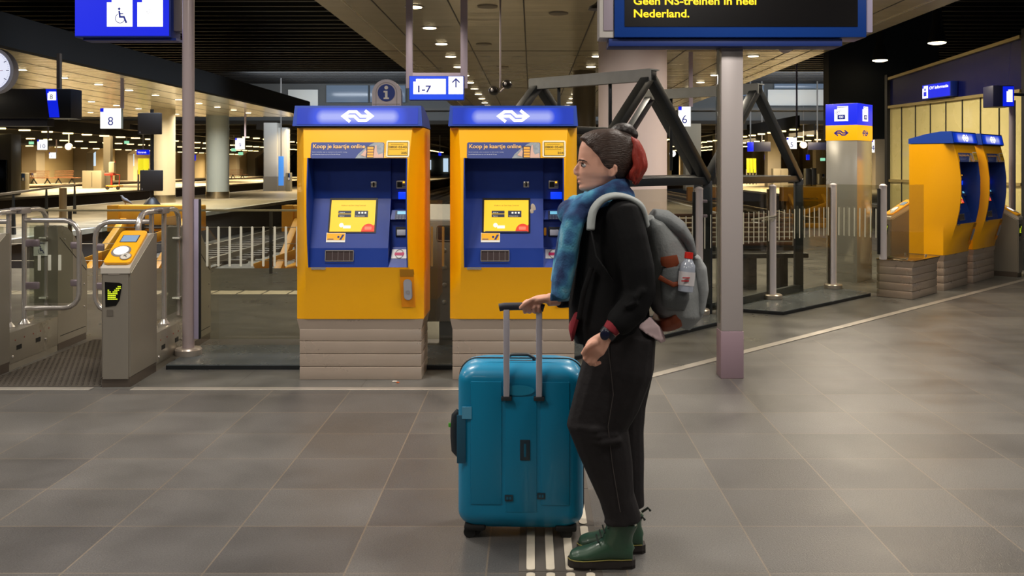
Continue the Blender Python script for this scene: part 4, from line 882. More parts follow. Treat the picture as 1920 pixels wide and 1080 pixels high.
def pane(a, b, label, z0=.045, z1=1.33, strips=True, gap=.07, zs=(.71, 1.04), pitch=.0955):
    a, b = Vector((*a, 0)), Vector((*b, 0)); d = (b-a); L = d.length; d.normalize(); rz = math.atan2(d.y, d.x)
    t = thing('glass_panel', label, 'glass panel', (a.x, a.y, z0), rz)
    mb = MB(); mb.box(gap, L-gap, -.005, .005, 0, z1-z0, .002, 1); mb.build('glass', GLASS, t)
    if z0 > .1 and z0 < .3:
        for x_ in ((L-.12,) if L > 1.2 else (.1, L-.12)):
            mb = MB(); mb.box(x_-.03, x_+.03, -.03, .03, .038-z0, .03, .004); mb.build('glass_foot', mat('foot_dark', rgb(44, 52, 56), .6), t)
    if strips:
        n = int((L-2*gap-.04)/pitch); x0 = gap+(L-2*gap-n*pitch)/2
        for i in range(n+1):
            mb = MB(); x = x0+i*pitch; mb.prism([(x+.010*math.cos(R(q_)), (zs[1] if q_ < 180 else zs[0])-z0+.010*math.sin(R(q_))) for q_ in range(0, 360, 30)], -.0065, -.0075, 'y'); mb.build('white_strip', STRIP, t)
    return t
pane((-2.68, 7.485), (-1.35, 7.485), 'glass fence panel with white strips between the pole and the left ticket machine', z0=.166, z1=1.28, zs=(.757, 1.06), pitch=.09, gap=.03)
pane((-1.33, 7.485), (-.36, 7.485), 'glass fence panel with white strips seen between the two ticket machines', z0=.166, z1=1.28, zs=(.757, 1.06), pitch=.09, gap=.02)
pane((-.32, 7.52), (1.70, 9.54), 'glass fence panel with white strips behind the backpack', pitch=.11)
pane(FA, FB, 'glass fence panel with white strips behind the square post', pitch=.11)
pane(FB, FC, 'glass fence panel with white strips left of the kiosk column', pitch=.11)
pane(FC, FD, 'glass fence panel in front of the kiosk column foot', pitch=.075, gap=.05)
pane((FD[0]+.02, FD[1]), (4.78, 11.32), 'glass fence panel on the empty steel plinth beside the angled machine', z0=.456, strips=False, gap=.04)
# ------------------------------------------------------------------ black A-frame shelter
t = thing('truss_structure', 'black steel zigzag frame with pitched ridges behind the glass fence', 'structure', (0, 0, 0))
FRM = mat('frame_black', rgb(50, 55, 61), .38, .2, bump=.05, bscale=150); FRG = mat('frame_grey_top', rgb(186, 192, 195), .45, .0, var=.15, vscale=10)
dd = Vector((1.40, 1.56, 0)).normalized(); nn = Vector((-dd.y, dd.x, 0))
p1 = Vector((1.83, 9.75, 0)); mod = 2.1; ZL, ZH = 1.40, 2.42
P = lambda s, z, o=0: p1+dd*(s*mod)+nn*o+Vector((0, 0, z))
W = 1.42
def beam(name, a, b, w_=.10, h_=.085, m=None):
    mb = MB(); mb.bar(a, b, w_, h_, .006); return mb.build(name, m or FRM, t)
for o in (0, W):
    for s in (-1, 0, 1): 
        if s != 1 or True: beam('upright', P(s, .0, o), P(s, ZL, o))
    for s in (-.5, .5):
        beam('rafter', P(s-.5, ZL, o), P(s, ZH, o)); beam('rafter', P(s, ZH, o), P(s+.5, ZL, o))
    beam('rail', P(-1, ZL, o), P(1, ZL, o), .07, .08); beam('bottom_rail', P(-1, .08, o), P(1, .08, o), .06, .08)
for s in (-.5, .5):
    beam('ridge', P(s, ZH, -.05), P(s, ZH, W+.05), .11, .1); mb = MB(); mb.bar(P(s, ZH+.055, -.06), P(s, ZH+.055, W+.06), .16, .012); mb.bar(P(s-.035, ZH+.0, -.07), P(s-.035, ZH+.0, W+.07), .012, .11); mb.build('ridge_cap', FRG, t)
    for f_ in (.33, .80): beam('hanger', P(s, ZH, W*f_), P(s, 1.5, W*f_), .035, .035)
beam('cross_beam', P(-.5, 1.96, W)+Vector((-.9, -.1, 0)), P(.22, 1.96, W), .09, .09)
for s in (-1, 0, 1): beam('side_rail', P(s, ZL, 0), P(s, ZL, W), .07, .08)
for s in (0, 1):
    mb = MB(); mb.bar(P(s-.06, .06, .06), P(s-.06, 1.3, .06), .012, .012)
# slatted bench behind the glass on the right
t = thing('slatted_bench', 'dark bench with brown slatted back behind the glass right of the square post', 'bench', (2.55, 12.1, 0), R(4))
for i in range(7):
    mb = MB(); mb.box(-.75, .85, .0, .03, .52+i*.062, .565+i*.062, .004); mb.build('back_slat', mat('slat_brown', rgb(76, 50, 36), .6), t)
mb = MB(); mb.box(-.8, .9, -.45, .02, .40, .46, .01); mb.build('seat', BLACK, t)
for x in (-.45, .2, .6):
    mb = MB(); mb.box(x-.05, x+.05, -.4, 0, 0, .42, .008); mb.build('leg', BLACK, t)
mb = MB(); mb.box(-.8, .9, -.05, .02, .46, .52); mb.build('back_rail', BLACK, t)
# ------------------------------------------------------------------ kiosk column (rotated box)
c = Vector((4.336, 12.44, 0)); a40 = R(40)
t = thing('kiosk_column', 'rectangular steel column topped by a lit blue and yellow sign box', 'kiosk column', c, -a40)
# local x runs back-left edge -> corner, local +y along the right face
LX, LY = .425, .547
S1 = mat('kiosk_steel', rgb(176, 176, 172), .24, .5, var=.10, vscale=1.6)
mb = MB(); mb.box(-LX, 0, 0, LY, .0, 1.90, .003); mb.build('column_body', S1, t)
mb = MB()
for i in range(3): srect(mb, -LX+.03, -.03, .12+i*.12, .125+i*.12, flat(-.003))
mb.build('grooves', STEEL, t)
mb = MB(); mb.box(-LX-.006, .006, -.006, LY+.006, 1.90, 2.105, .002); mb.build('yellow_box', glow('kiosk_yellow', rgb(252, 178, 10), .95), t)
mb = MB(); mb.box(-LX-.006, .006, -.006, LY+.006, 2.108, 2.395, .002); mb.build('blue_box', glow('kiosk_blue', rgb(28, 44, 225), 1.), t)
side = lambda off: (lambda X, Z: (.006+off, X, Z))
for nm, sf, cx_, kx in (('left', lambda o: flat(-.006-o), -LX/2, 1.), ('right', side, LY/2, 1.05)):
    mb = MB(); notched(mb, cx_-.095*kx, cx_+.095*kx, 2.16, 2.36, .04, sf(.003)); mb.build('pictogram_panel', SIGNW, t)
    mb = MB(); srect(mb, cx_-.05*kx, cx_+.055*kx, 2.185, 2.245, sf(.006)); sring(mb, cx_-.05*kx, 2.275, .02, .025, sf(.006)); sring(mb, cx_-.005, 2.295, .012, .016, sf(.006)); stroke(mb, [(cx_-.04, 2.285), (cx_-.055, 2.275), (cx_-.04, 2.265)], .005, sf(.0065)); stroke(mb, [(cx_-.055, 2.345), (cx_+.08, 2.345)], .006, sf(.006)); mb.build('pictogram', glow('picto_blue', rgb(24, 44, 150), .6), t)
    mb = MB(); sring(mb, cx_-.012, 2.215, .010, .015, sf(.009)); sring(mb, cx_+.016, 2.215, .010, .015, sf(.009)); mb.build('chip_symbol', SIGNW, t)
    mb = MB(); logo(mb, cx_, 2.0, .20*kx, sf(.003)); mb.build('arrow_emblem', glow('kiosk_navy', rgb(50, 40, 140), .6), t)
# ------------------------------------------------------------------ shop front at right
def wl(Y): return 7.2-.13*(Y-15)
sl = mat('shop_navy', rgb(12, 18, 74), .2); sp_ = mat('shop_panel', rgb(206, 194, 132), .28, var=.04, vscale=2, coat=.5)
Y0, Y1 = 13.95, 17.8
mb = MB(); A0, A1 = Vector((wl(Y0), Y0, 0)), Vector((wl(Y1), Y1, 0))
for i, (z0a, z1a, z0b, z1b, m, nm) in enumerate(((2.70, 3.46, 2.70, 3.20, sl, 'wall_right'), (0, 2.66, 0, 2.66, sp_, 'wall_right'))):
    mb = MB(); th = Vector((.15, .02, 0)); mb.loft([[A0+Vector((0, 0, z0a)), A0+th+Vector((0, 0, z0a)), A0+th+Vector((0, 0, z1a)), A0+Vector((0, 0, z1a))], [A1+Vector((0, 0, z0b)), A1+th+Vector((0, 0, z0b)), A1+th+Vector((0, 0, z1b)), A1+Vector((0, 0, z1b))]]); struct(mb.build(nm, m))
mb = MB(); mb.bar(A0+Vector((-.02, 0, 3.49)), A1+Vector((-.02, 0, 3.22)), .06, .05); mb.bar(A0+Vector((-.02, 0, 2.68)), A1+Vector((-.02, 0, 2.68)), .06, .05); mb.bar(A0+Vector((-.02, 0, 1.28)), A1+Vector((-.02, 0, 1.28)), .03, .05); struct(mb.build('trim_9', mat('gold_trim', rgb(176, 160, 110), .3, .5)))
mb = MB()
for px in (1691, 1717, 1745, 1774, 1805, 1839, 1874):
    u = (px-CX)/F; Y = 9.15/(u+.13); mb.box(wl(Y)-.012, wl(Y)+.02, Y-.012, Y+.012, 0, 2.66)
struct(mb.build('trim_10', BLACK))
mb = MB(); mb.box(A0.x-.02, A0.x+.3, Y0-.35, Y0, 0, 3.6); mb.box(A1.x-.06, A1.x+.2, Y1, Y1+.12, 0, 3.3); struct(mb.build('trim_11', BLACK))
mb = MB(); mb.box(A0.x+.3, 9.5, Y0-.1, Y0+.1, 0, 2.4); struct(mb.build('wall_right', mat('pale_frosted', rgb(120, 128, 124), .4)))
mb = MB(); mb.box(A0.x+.3, 9.5, Y0-.1, Y0+.1, 2.4, 3.6); struct(mb.build('wall_right', sl))
p_ = Vector((wl(16.6)-.03, 16.6, 1.6)); mb = MB(); mb.box(p_.x, p_.x+.02, 17.2, 17.35, 1.45, 1.7); 
# lit sign on it
def wallsign(px0, px1, yb0, yt0, label, txt):
    u0, u1 = (px0-CX)/F, (px1-CX)/F; Ya, Yb = 9.15/(u0+.13), 9.15/(u1+.13)
    a = Vector((wl(Ya), Ya, 0)); b = Vector((wl(Yb), Yb, 0)); d = (b-a); L = d.length; z0 = EYE+(CY-yb0)*Ya/F; z1 = EYE+(CY-yt0)*Ya/F
    rz = math.atan2(d.y, d.x); off = Vector((math.sin(rz), -math.cos(rz), 0))*.14
    t = thing('wall_sign', label, 'sign', Vector((a.x, a.y, z0))+off, rz)
    mb = MB(); mb.box(0, L, 0, .13, 0, z1-z0, .006); mb.build('sign_box', mat('sign_case', rgb(16, 46, 140), .5), t)
    mb = MB(); srect(mb, .01, L-.01, .01, z1-z0-.01, flat(-.003)); mb.build('sign_face', SIGNB, t); h = z1-z0
    mb = MB(); notched(mb, .02, .02+L*.2, .06*h, h*.9, .04, flat(-.006)); mb.build('pictogram_panel', SIGNW, t)
    mb = MB(); sdisc(mb, .02+L*.1, h*.65, h*.1, flat(-.009)); srect(mb, .02+L*.05, .02+L*.15, h*.2, h*.5, flat(-.009)); mb.build('pictogram', SIGNB, t)
    if txt: mb = MB(); text_bm(mb, txt, .03+L*.24, h*.62, h*.2, flat(-.007), 'LEFT', 1.35, bold=.02); mb.build('lettering', SIGNW, t)
    return t
wallsign(1743, 1797, 187, 160, 'blue lit sign reading OV Informatie on the navy shop fascia', 'OV Informatie')
t = thing('flag_sign', 'blue lit box sign with a white pictogram beside the pole at the right edge', 'sign', at(1884, 200, 13.2)); k = 13.2/F
mb = MB(); mb.box(-22*k, 18*k, .0, .3, 0, 40*k, .01); mb.build('sign_box', mat('sign_night', rgb(10, 16, 60), .5), t)
mb = MB(); srect(mb, -4*k, 17*k, 1*k, 38*k, flat(-.004)); mb.build('sign_face', SIGNB, t)
mb = MB(); notched(mb, 3*k, 14*k, 9*k, 32*k, 3*k, flat(-.008)); mb.build('pictogram_panel', SIGNW, t)
mb = MB(); mb.bar((.1, .25, .2), (.70, .55, .2), .03, .04); mb.build('bracket', BLACK, t)
p_ = gnd(1895, 515); t = thing('slim_pole', 'slim lilac-grey pole at the right edge carrying the blue box sign', 'pole', (at(1898, 312, 13.45).x, 13.45, 0)); mb = MB(); mb.cyl((0, 0, 0), (0, 0, 2.5), .045, seg=18); mb.build('shaft', ALU, t); mb = MB(); mb.lathe([(.09, 0), (.09, .04), (.05, .05)], seg=20); mb.build('base_disc', ALU, t)
# dark walls behind the shop, at the upper right
mb = MB(); mb.box(7.0, 9.6, 22, 22.4, 2.2, 6.0); struct(mb.build('wall_right', mat('navy_grey_wall', rgb(26, 32, 38), .6)))
# ------------------------------------------------------------------ tracks, buffers, rails behind the glass
STL = mat('rail_steel', rgb(150, 138, 120), .3, .8); WOOD = mat('sleeper', rgb(74, 62, 50), .85, var=.2)
for X, lb in ((-8.8, 'railway track ending at the yellow buffer stop behind the left fare gates'), (-4.7, 'railway track ending at the buffer stop beside the left ticket machine'), (7.9, 'railway track seen right of the square post'), (12.0, 'railway track nearest the shop front at right'), (-20.4, 'railway track between the two left platforms')):
    t = thing('railway_track', lb, 'track', (X, 0, -1.02)); ys = 42.2 if X > 0 else (23.2 if X > -15 else 15)
    for s in (-1, 1):
        mb = MB(); mb.box(s*.7175-.035, s*.7175+.035, ys, 200, .12, .26); mb.box(s*.7175-.07, s*.7175+.07, ys, 200, .10, .125); mb.build('rail', STL, t)
    mb = MB()
    for i in range(130): mb.box(-1.25, 1.25, ys+1.4+i*.65, ys+1.65+i*.65, 0, .11)
    o = mb.build('sleepers', WOOD, t, smooth=False); o['kind'] = 'stuff'
YB = mat('buffer_yellow', rgb(196, 132, 14), .55, var=.12, vscale=5)
def buffer_stop(X, Y, label):
    t = thing('buffer_stop', label, 'buffer stop', (X, Y, -1.02))
    mb = MB(); mb.box(-1.08, 1.08, -.2, .2, 1.05, 1.66, .03); mb.box(-1.08, -.82, -.24, -.2, 1.05, 1.66); mb.build('buffer_beam', YB, t)
    for s in (-1, 1):
        mb = MB(); mb.bar((s*.72, -.0, 0), (s*.72, 0, 1.5), .2, .2, .02); mb.build('upright', YB, t)
        mb = MB(); mb.bar((s*.72, -1.9, .28), (s*.72, .0, 1.35), .16, .22, .02); mb.build('brace', YB, t)
        mb = MB(); mb.bar((s*.72, -2.1, .2), (s*.72, .8, .2), .22, .24, .02); mb.build('foot_beam', YB, t)
        mb = MB(); mb.cyl((s*.72, .2, 1.36), (s*.72, .55, 1.36), .11, seg=16); mb.cyl((s*.72, .55, 1.36), (s*.72, .6, 1.36), .2, seg=20); mb.build('buffer_head', BLACK, t)
    mb = MB(); mb.bar((-1.3, -1.6, .35), (1.0, -1.6, 1.15), .12, .2, .02); mb.build('cross_brace', YB, t)
    mb = MB(); mb.bar((-1.0, -2.0, .1), (1.0, -2.0, .1), .2, .18, .02); mb.build('cross_beam', YB, t)
    mb = MB(); mb.box(-.45, .5, -.23, -.21, 1.12, 1.2); mb.build('dark_slot', RUB, t)
    return t
bs = buffer_stop(-8.82, 22, 'yellow buffer stop behind the left fare gate and tall pole')
dup(bs, None, 'yellow buffer stop partly hidden by the left ticket machine', (-4.75, 22, -1.02))
dup(bs, None, 'small far yellow buffer stop just left of the square post', (7.9, 41, -1.02)); dup(bs, None, 'small far yellow buffer stop left of the kiosk column', (12.0, 41, -1.02))
# signal with two black boxes behind the buffer
p = at(285, 372, 23.5); k = 23.5/F
t = thing('track_signal', 'thin black pole with two dark square signal boxes behind the yellow buffer stop', 'signal', (p.x, 23.5, -1.0)); zz = lambda py: EYE-(py-CY)*k+1.0
for x0, x1, y0, y1 in ((261, 303, 212, 252), (265, 305, 319, 358)):
    mb = MB(); mb.box((x0-285)*k, (x1-285)*k, -.1, .05, zz(y1), zz(y0), .02); b_ = mb.build('signal_box', mat('signal_dark', rgb(44, 38, 36), .6), t)
    mb = MB(); mb.box((x0-281)*k, (x0-279.5)*k, -.11, -.09, zz(y1-5), zz(y1-2)); mb.build('small_tag', mat('tag_grey', rgb(150, 140, 140), .5), b_)
mb = MB(); mb.cyl((0, 0, 0), (0, 0, zz(205)), .045, seg=10); mb.build('pole', mat('signal_pole', rgb(34, 30, 28), .5), t)
mb = MB(); mb.lathe([(.25, zz(392)-.02), (.22, zz(385)), (.12, zz(374)), (.05, zz(370))], seg=14); mb.build('foot', mat('signal_pole', rgb(34, 30, 28), .5), t)
# pigeon on the buffer
p = Vector((at(235, 384, 22).x, 22, .65)); t = thing('pigeon', 'small grey pigeon sitting on top of the yellow buffer stop', 'bird', p)
mb = MB(); mb.tube([(.16, 0, .02), (.09, 0, .06), (.0, 0, .10), (-.06, 0, .15), (-.08, 0, .2), (-.115, 0, .21)], [.008, .03, .055, .035, .022, .006], 12, flat=1.); mb.build('body', mat('pigeon_grey', rgb(96, 90, 88), .7), t)
mb = MB()
for s in (-1, 1): mb.cyl((.0, s*.02, 0), (.0, s*.02, .06), .005, seg=6)
mb.build('legs', mat('pigeon_leg', rgb(150, 80, 60), .6), t)
# cable rail in front of the pit
t = thing('cable_railing', 'low steel railing with thin wires at the head of the tracks, behind the gates', 'railing', (0, 13.5, 0))
mb = MB(); mb.box(-7.75, -.9, -.03, .03, .90, .93, .005); mb.build('top_rail', mat('rail_pale', rgb(190, 180, 150), .35, .5), t)
for z in (.67, .43, .185):
    mb = MB(); mb.cyl((-7.7, 0, z), (-.9, 0, z), .006, seg=6); mb.build('wire', STEEL, t)
for px in (131, 268, 508, 640, 800):
    x = (px-CX)*13.5/F; mb = MB(); mb.box(x-.02, x+.02, -.02, .02, 0, .9); mb.build('railing_post', mat('railing_dark', rgb(60, 56, 50), .5, .4), t)
# black railing on the left platform
a, b = Vector((-11.06-2.0, 19.4-0.0, 0)), Vector((-14.9, 30.4, 0))
a = Vector((-11.3, 19.8, 0))
t = thing('platform_railing', 'black railing with tapered posts and brown handrail on the left platform', 'railing', (0, 0, 0))
mb = MB(); mb.bar(a+Vector((.2, -.6, .95)), b+Vector((0, 0, .95)), .07, .05); mb.build('handrail', mat('hand_brown', rgb(110, 96, 78), .4, .3), t)
for px in (25, 87, 140):
    u = (px-CX)/F; d = b-a; s_ = (u*a.y-a.x)/(d.x-u*d.y); q = a+d*s_
    mb = MB(); mb.loft([[(q.x-w_, q.y-w_, z), (q.x+w_, q.y-w_, z), (q.x+w_, q.y+w_, z), (q.x-w_, q.y+w_, z)] for w_, z in ((.042, 0), (.018, .93))]); mb.build('railing_post', BLACK, t)
mb = MB(); p = at(118, 400, 26); mb.cyl((p.x, 26, 0), (p.x, 26, .95), .1, seg=14); tag(mb.build('bollard', mat('bollard_brown', rgb(150, 128, 96), .4, .4)), 'brown round bollard between the posts of the black platform railing', 'bollard')
# things on the far platforms
def bin_(px0, px1, py0, py1, Y, label):
    k = Y/F; x0, x1 = (px0-CX)*k, (px1-CX)*k; h = (py1-py0)*k; t = thing('waste_bin', label, 'bin', ((x0+x1)/2, Y, 0)); w_ = (x1-x0)/2
    mb = MB(); mb.box(-w_, w_, 0, .5, 0, h, .03); mb.build('bin_body', mat('bin_grey', rgb(124, 120, 106), .5), t)
    for u, m in ((.1, BLACK), (.55, mat('bin_blue', rgb(28, 70, 140), .5))):
        mb = MB(); mb.box(w_*(u-.05)-.0, w_*(u+.38), -.02, 0, h*.60, h*.97); f_ = mb.build('bin_flap', m, t)
        mb = MB(); sdisc(mb, w_*(u+.16), h*.68, w_*.13, flat(-.025), rz=h*.08); mb.build('opening', WHITE, f_)
bin_(24, 47, 325, 361, 56, 'grey waste bin with black and blue flaps, nearer of the two at far left')
bin_(48, 63, 323, 344, 82.5, 'grey waste bin with blue flap behind the nearer bin at far left')
bin_(535, 544, 322, 357, 57.8, 'grey waste bin beside the blue advert screen')
bin_(1536, 1546, 322, 342, 80, 'grey waste bin with blue notice left of the kiosk column')
def bench(px, py, Y, label):
    t = thing('bench', label, 'bench', ((px-CX)*Y/F, Y, 0)); 
    for i in range(4):
        mb = MB(); mb.bar((-1.1, .1+i*.04, .62+i*.17), (.55, .1+i*.04, .62+i*.17), .14, .05); mb.build('back_slat', mat('bench_brown', rgb(112, 70, 44), .6), t)
    mb = MB(); mb.box(-1.1, 1.3, -.4, .1, .5, .56); mb.build('seat', mat('bench_brown', rgb(112, 70, 44), .6), t)
    for x in (-.7, .5):
        mb = MB(); mb.bar((x, .1, .5), (x-.25, 0, 0), .1, .1); mb.bar((x, -.1, .5), (x+.3, 0, 0), .1, .1); mb.build('leg', BLACK, t)
bench(78, 345, 82, 'brown slatted bench at far left beside the waste bins'); bench(124, 345, 84, 'brown slatted bench right of the other one on the far left platform')
bench(447, 330, 118, 'small dark bench far away between the pale round column and square white column')
def cabin(px0, px1, py0, py1, Y, label, m=None, dz=0):
    k = Y/F; x0, x1 = (px0-CX)*k, (px1-CX)*k; h = EYE-(py0-CY)*k; t = thing('equipment_cabinet', label, 'cabinet', ((x0+x1)/2, Y, 0)); w_ = (x1-x0)/2
    mb = MB(); mb.box(-w_, w_, 0, .6, 0, h, .02); mb.build('cabinet_body', m or mat('cab_grey', rgb(118, 112, 96), .55), t)
    mb = MB(); mb.box(-w_*.02, w_*.02, -.01, 0, .1, h-.1); mb.build('door_gap', RUB, t)
cabin(154, 190, 320, 352, 66, 'wide grey equipment cabinet left of the luggage trolley')
cabin(1450, 1478, 316, 340, 68.5, 'grey equipment cabinet under a far pillar right of the black frame')
cabin(1511, 1520, 316, 337, 72, 'dark narrow box in front of the far pillars, left of a pair', BLACK); cabin(1522, 1531, 315, 337, 72, 'dark narrow box in front of the far pillars, right of a pair', BLACK)
mb = MB(); p = at(193, 350, 66); mb.box(p.x-.25, p.x+.25, 66.6, 67, 0, 4.3); tag(mb.build('pillar', mat('dark_pillar', rgb(60, 56, 46), .7)), 'dark slim pillar between the grey cabinet and luggage trolley', 'pillar')
mb = MB(); mb.box(at(0, 312, 50).x-1.5, at(21, 312, 50).x, 50, 51, 0, 3.3, .05); tag(mb.build('shelter_wall', mat('shelter_grey', rgb(150, 148, 140), .4)), 'grey shelter wall at the far left edge of the picture', 'shelter')
mb = MB(); p = at(-5, 360, 49.9); mb.box(p.x-.6, at(13, 312, 49.9).x, 49.82, 49.99, .2, 1.9, .04); tag(mb.build('dark_screen', mat('screen_night', rgb(14, 15, 20), .2)), 'dark glossy screen on the grey shelter wall at the far left edge', 'screen')
k = 62/F; p = at(212, 349, 62); t = thing('luggage_trolley', 'red and yellow luggage trolley with white sack on the far left platform', 'trolley', (p.x, 62, 0))
mb = MB(); mb.box(-.35, .55, -.3, .3, .2, .3, .02); mb.build('deck', mat('trolley_yellow', rgb(214, 150, 30), .5), t)
mb = MB(); mb.bar((-.1, 0, .3), (-.1, 0, 1.0), .08, .08); mb.box(-.5, .1, -.2, .2, .95, 1.1, .02); mb.tube([(.4, 0, .3), (.45, 0, 1.0), (.2, 0, 1.02)], .03, 6); mb.tube([(.0, 0, 1.1), (.15, 0, 1.9)], .03, 6); mb.build('frame', mat('trolley_red', rgb(176, 50, 36), .5), t)
mb = MB(); mb.box(-.25, .15, -.15, .15, 1.1, 1.85, .08); mb.build('sack', mat('sack_white', rgb(180, 172, 150), .8), t)
for x in (-.25, .45):
    mb = MB(); mb.cyl((x, -.32, .12), (x, -.25, .12), .12, seg=12); mb.build('wheel', RUB, t)
# litter
for px, py, m, w_, lb in ((740, 716, mat('litter_white', rgb(220, 212, 200), .7), .02, 'scrap of pale litter on the floor in front of the left ticket machine'), (746, 718, mat('litter_orange', rgb(196, 90, 30), .7), .012, 'crumb of orange litter on the floor in front of the left ticket machine')):
    p = gnd(px, py); mb = MB(); mb.ell((p.x, p.y, .004), w_, w_*.5, .005, 8); tag(mb.build('litter', m), lb, 'litter')
# wall sign yellow strip on the pale panels
# ------------------------------------------------------------------ suitcase
TEAL = mat('teal_shell', rgb(0, 132, 176), .38, var=.04, vscale=4, coat=.15)
YS = 3.86; k = YS/F; p0 = Vector(((975-CX)*k, YS, 0)); 
t = thing('suitcase', 'large teal hard-shell suitcase on four wheels with its handle pulled up', 'suitcase', p0, R(-2))
hw_, dp, z0, z1 = .262, .27, .036, .728
def rr_ring(hw, hd, z, r, yo=0., n=6):
    out = []
    for cx_, cy_, a in ((hw-r, hd-r, 0), (-hw+r, hd-r, 90), (-hw+r, -hd+r, 180), (hw-r, -hd+r, 270)):
        out += [(cx_+r*math.cos(R(a+90*i/n)), cy_+yo+r*math.sin(R(a+90*i/n)), z) for i in range(n+1)]
    return out
mb = MB(); rings = []; NN = 8; rc = .075
for i in range(NN+1):
    a = R(90*i/NN); ins = rc*(1-math.sin(a)); rings.append((ins, z0+rc*(1-math.cos(a))))
for i in range(1, 6): rings.append((0, z0+rc+(z1-z0-2*rc)*i/6))
for i in range(NN+1):
    a = R(90*i/NN); ins = rc*(1-math.cos(a)); rings.append((ins, z1-rc+rc*math.sin(a)))
mb.loft([rr_ring(hw_-i_, dp/2-min(i_, .06), z, .06, dp/2) for i_, z in rings]); 
sh = mb.build('shell', TEAL, t)
# raised panel bands on the front face
mb = MB()
for x0_, x1_ in ((-.205, -.075), (.085, .205)): mb.box(x0_, x1_, -.004, .01, .15, .66, .004, 2)
mb.box(-.06, .07, -.002, .01, .12, .60, .002, 2); mb.build('raised_panels', TEAL, sh)
mb = MB(); mb.loft([[(p[0]*1.004, p[1], p[2]) for p in rr_ring(.001, .004, 0, .0005, dp*.52)]]*2) if False else None
seam = []
for i_, z in rings: seam.append((hw_-i_, z))
pts = [(x_+.001, dp*.5, z) for x_, z in seam]+[(-x_-.001, dp*.5, z) for x_, z in seam[::-1]]
mb.tube(pts, .005, 6, close=True); mb.build('zip_seam', mat('zip_dark', rgb(24, 30, 36), .6), t)
for sx_ in (-1, 1):
    for sy_ in (0, 1):
        x = sx_*.19; y = .05+sy_*.17; mb = MB(); mb.box(x-.045, x+.045, y-.035, y+.035, .032, .06, .01); mb.cyl((x, y-.02, .036), (x, y+.02, .036), .026, seg=14); o = mb.build('wheel_housing', RUB, t)
        mb = MB()
        for q_ in (-.016, .016): mb.cyl((x-.01+sx_*.012, y+q_-.008, .025), (x-.01+sx_*.012, y+q_+.008, .025), .025, seg=20)
        mb.build('wheel', mat('wheel_black', rgb(15, 15, 16), .6), t)
mb = MB(); mb.tube([(-.07, .10, .715), (-.062, .10, .74), (-.04, .10, .752), (.03, .10, .752), (.052, .10, .74), (.06, .10, .715)], (.012), 10, flat=.6); mb.build('carry_handle', mat('handle_dark', rgb(44, 50, 56), .5), t)
mb = MB(); sdisc(mb, -.005, .625, .065, flat(-.0055), rz=.022); mb.build('handle_recess', mat('teal_light', rgb(30, 146, 186), .35), t)
mb = MB(); 
hx0, hx1 = (950-975)*k, (1011-975)*k; hy = -.008; ztop = EYE-(575-CY)*(YS+hy)/F
for x in (hx0, hx1): mb = MB(); mb.box(x-.0125, x+.0125, hy-.012, hy+.006, .60, ztop-.01, .003); mb.build('telescopic_tube', mat('tube_pale', rgb(206, 202, 214), .3, .2), t)
for x in (hx0, hx1): mb = MB(); mb.box(x-.022, x+.022, hy-.015, hy+.008, .585, .602, .003); mb.build('tube_socket', mat('handle_dark', rgb(44, 50, 56), .5), t)
mb = MB(); mb.tube([(hx0-.03, hy, ztop-.004), (hx0-.01, hy, ztop), (.03, hy, ztop+.002), (hx1+.0, hy, ztop), (hx1+.02, hy, ztop-.006)], (.016), 14); mb.build('grip', mat('grip_dark', rgb(44, 46, 60), .5), t)
mb = MB(); mb.box(.00, .042, -.006, .005, .335, .42, .003); a_ = mb.build('brand_plate', mat('plate_dark', rgb(40, 58, 70), .4), t)
mb = MB(); srect(mb, .016, .026, .35, .405, flat(-.0075)); mb.build('brand_mark', mat('mark_teal', rgb(20, 100, 130), .4), a_)
for x, z in ((-.046, .18), (.088, .19)):
    mb = MB(); mb.box(x-.017, x+.017, -.007, .0, z-.014, z+.012, .002); a_ = mb.build('emblem', mat('plate_dark', rgb(40, 58, 70), .4), t)
    mb = MB(); srect(mb, x-.010, x-.002, z-.006, z+.006, flat(-.0085)); srect(mb, x+.002, x+.010, z-.006, z+.006, flat(-.0085)); mb.build('emblem_mark', mat('mark_teal', rgb(20, 100, 130), .4), a_)
mb = MB(); mb.tube([(-.262, .1, .33), (-.278, .1, .345), (-.282, .1, .40), (-.282, .1, .44), (-.278, .1, .49), (-.262, .1, .505)], .014, 10, flat=1.4); mb.build('side_handle', mat('handle_dark', rgb(44, 50, 56), .5), t)
mb = MB(); mb.box(-.262, -.225, -.0045, .0, .32, .52, .002); mb.build('side_trim', mat('trim_teal_grey', rgb(30, 84, 110), .5), t)
mb = MB(); mb.box(-.24, -.20, -.0065, -.003, .505, .555); mb.build('pale_sticker', mat('sticker_blue', rgb(90, 164, 200), .5), t)
mb = MB(); mb.box(-.31, -.27, .1, .108, .44, .458, .002); mb.build('green_tag', mat('tag_green', rgb(90, 190, 60), .5), t)
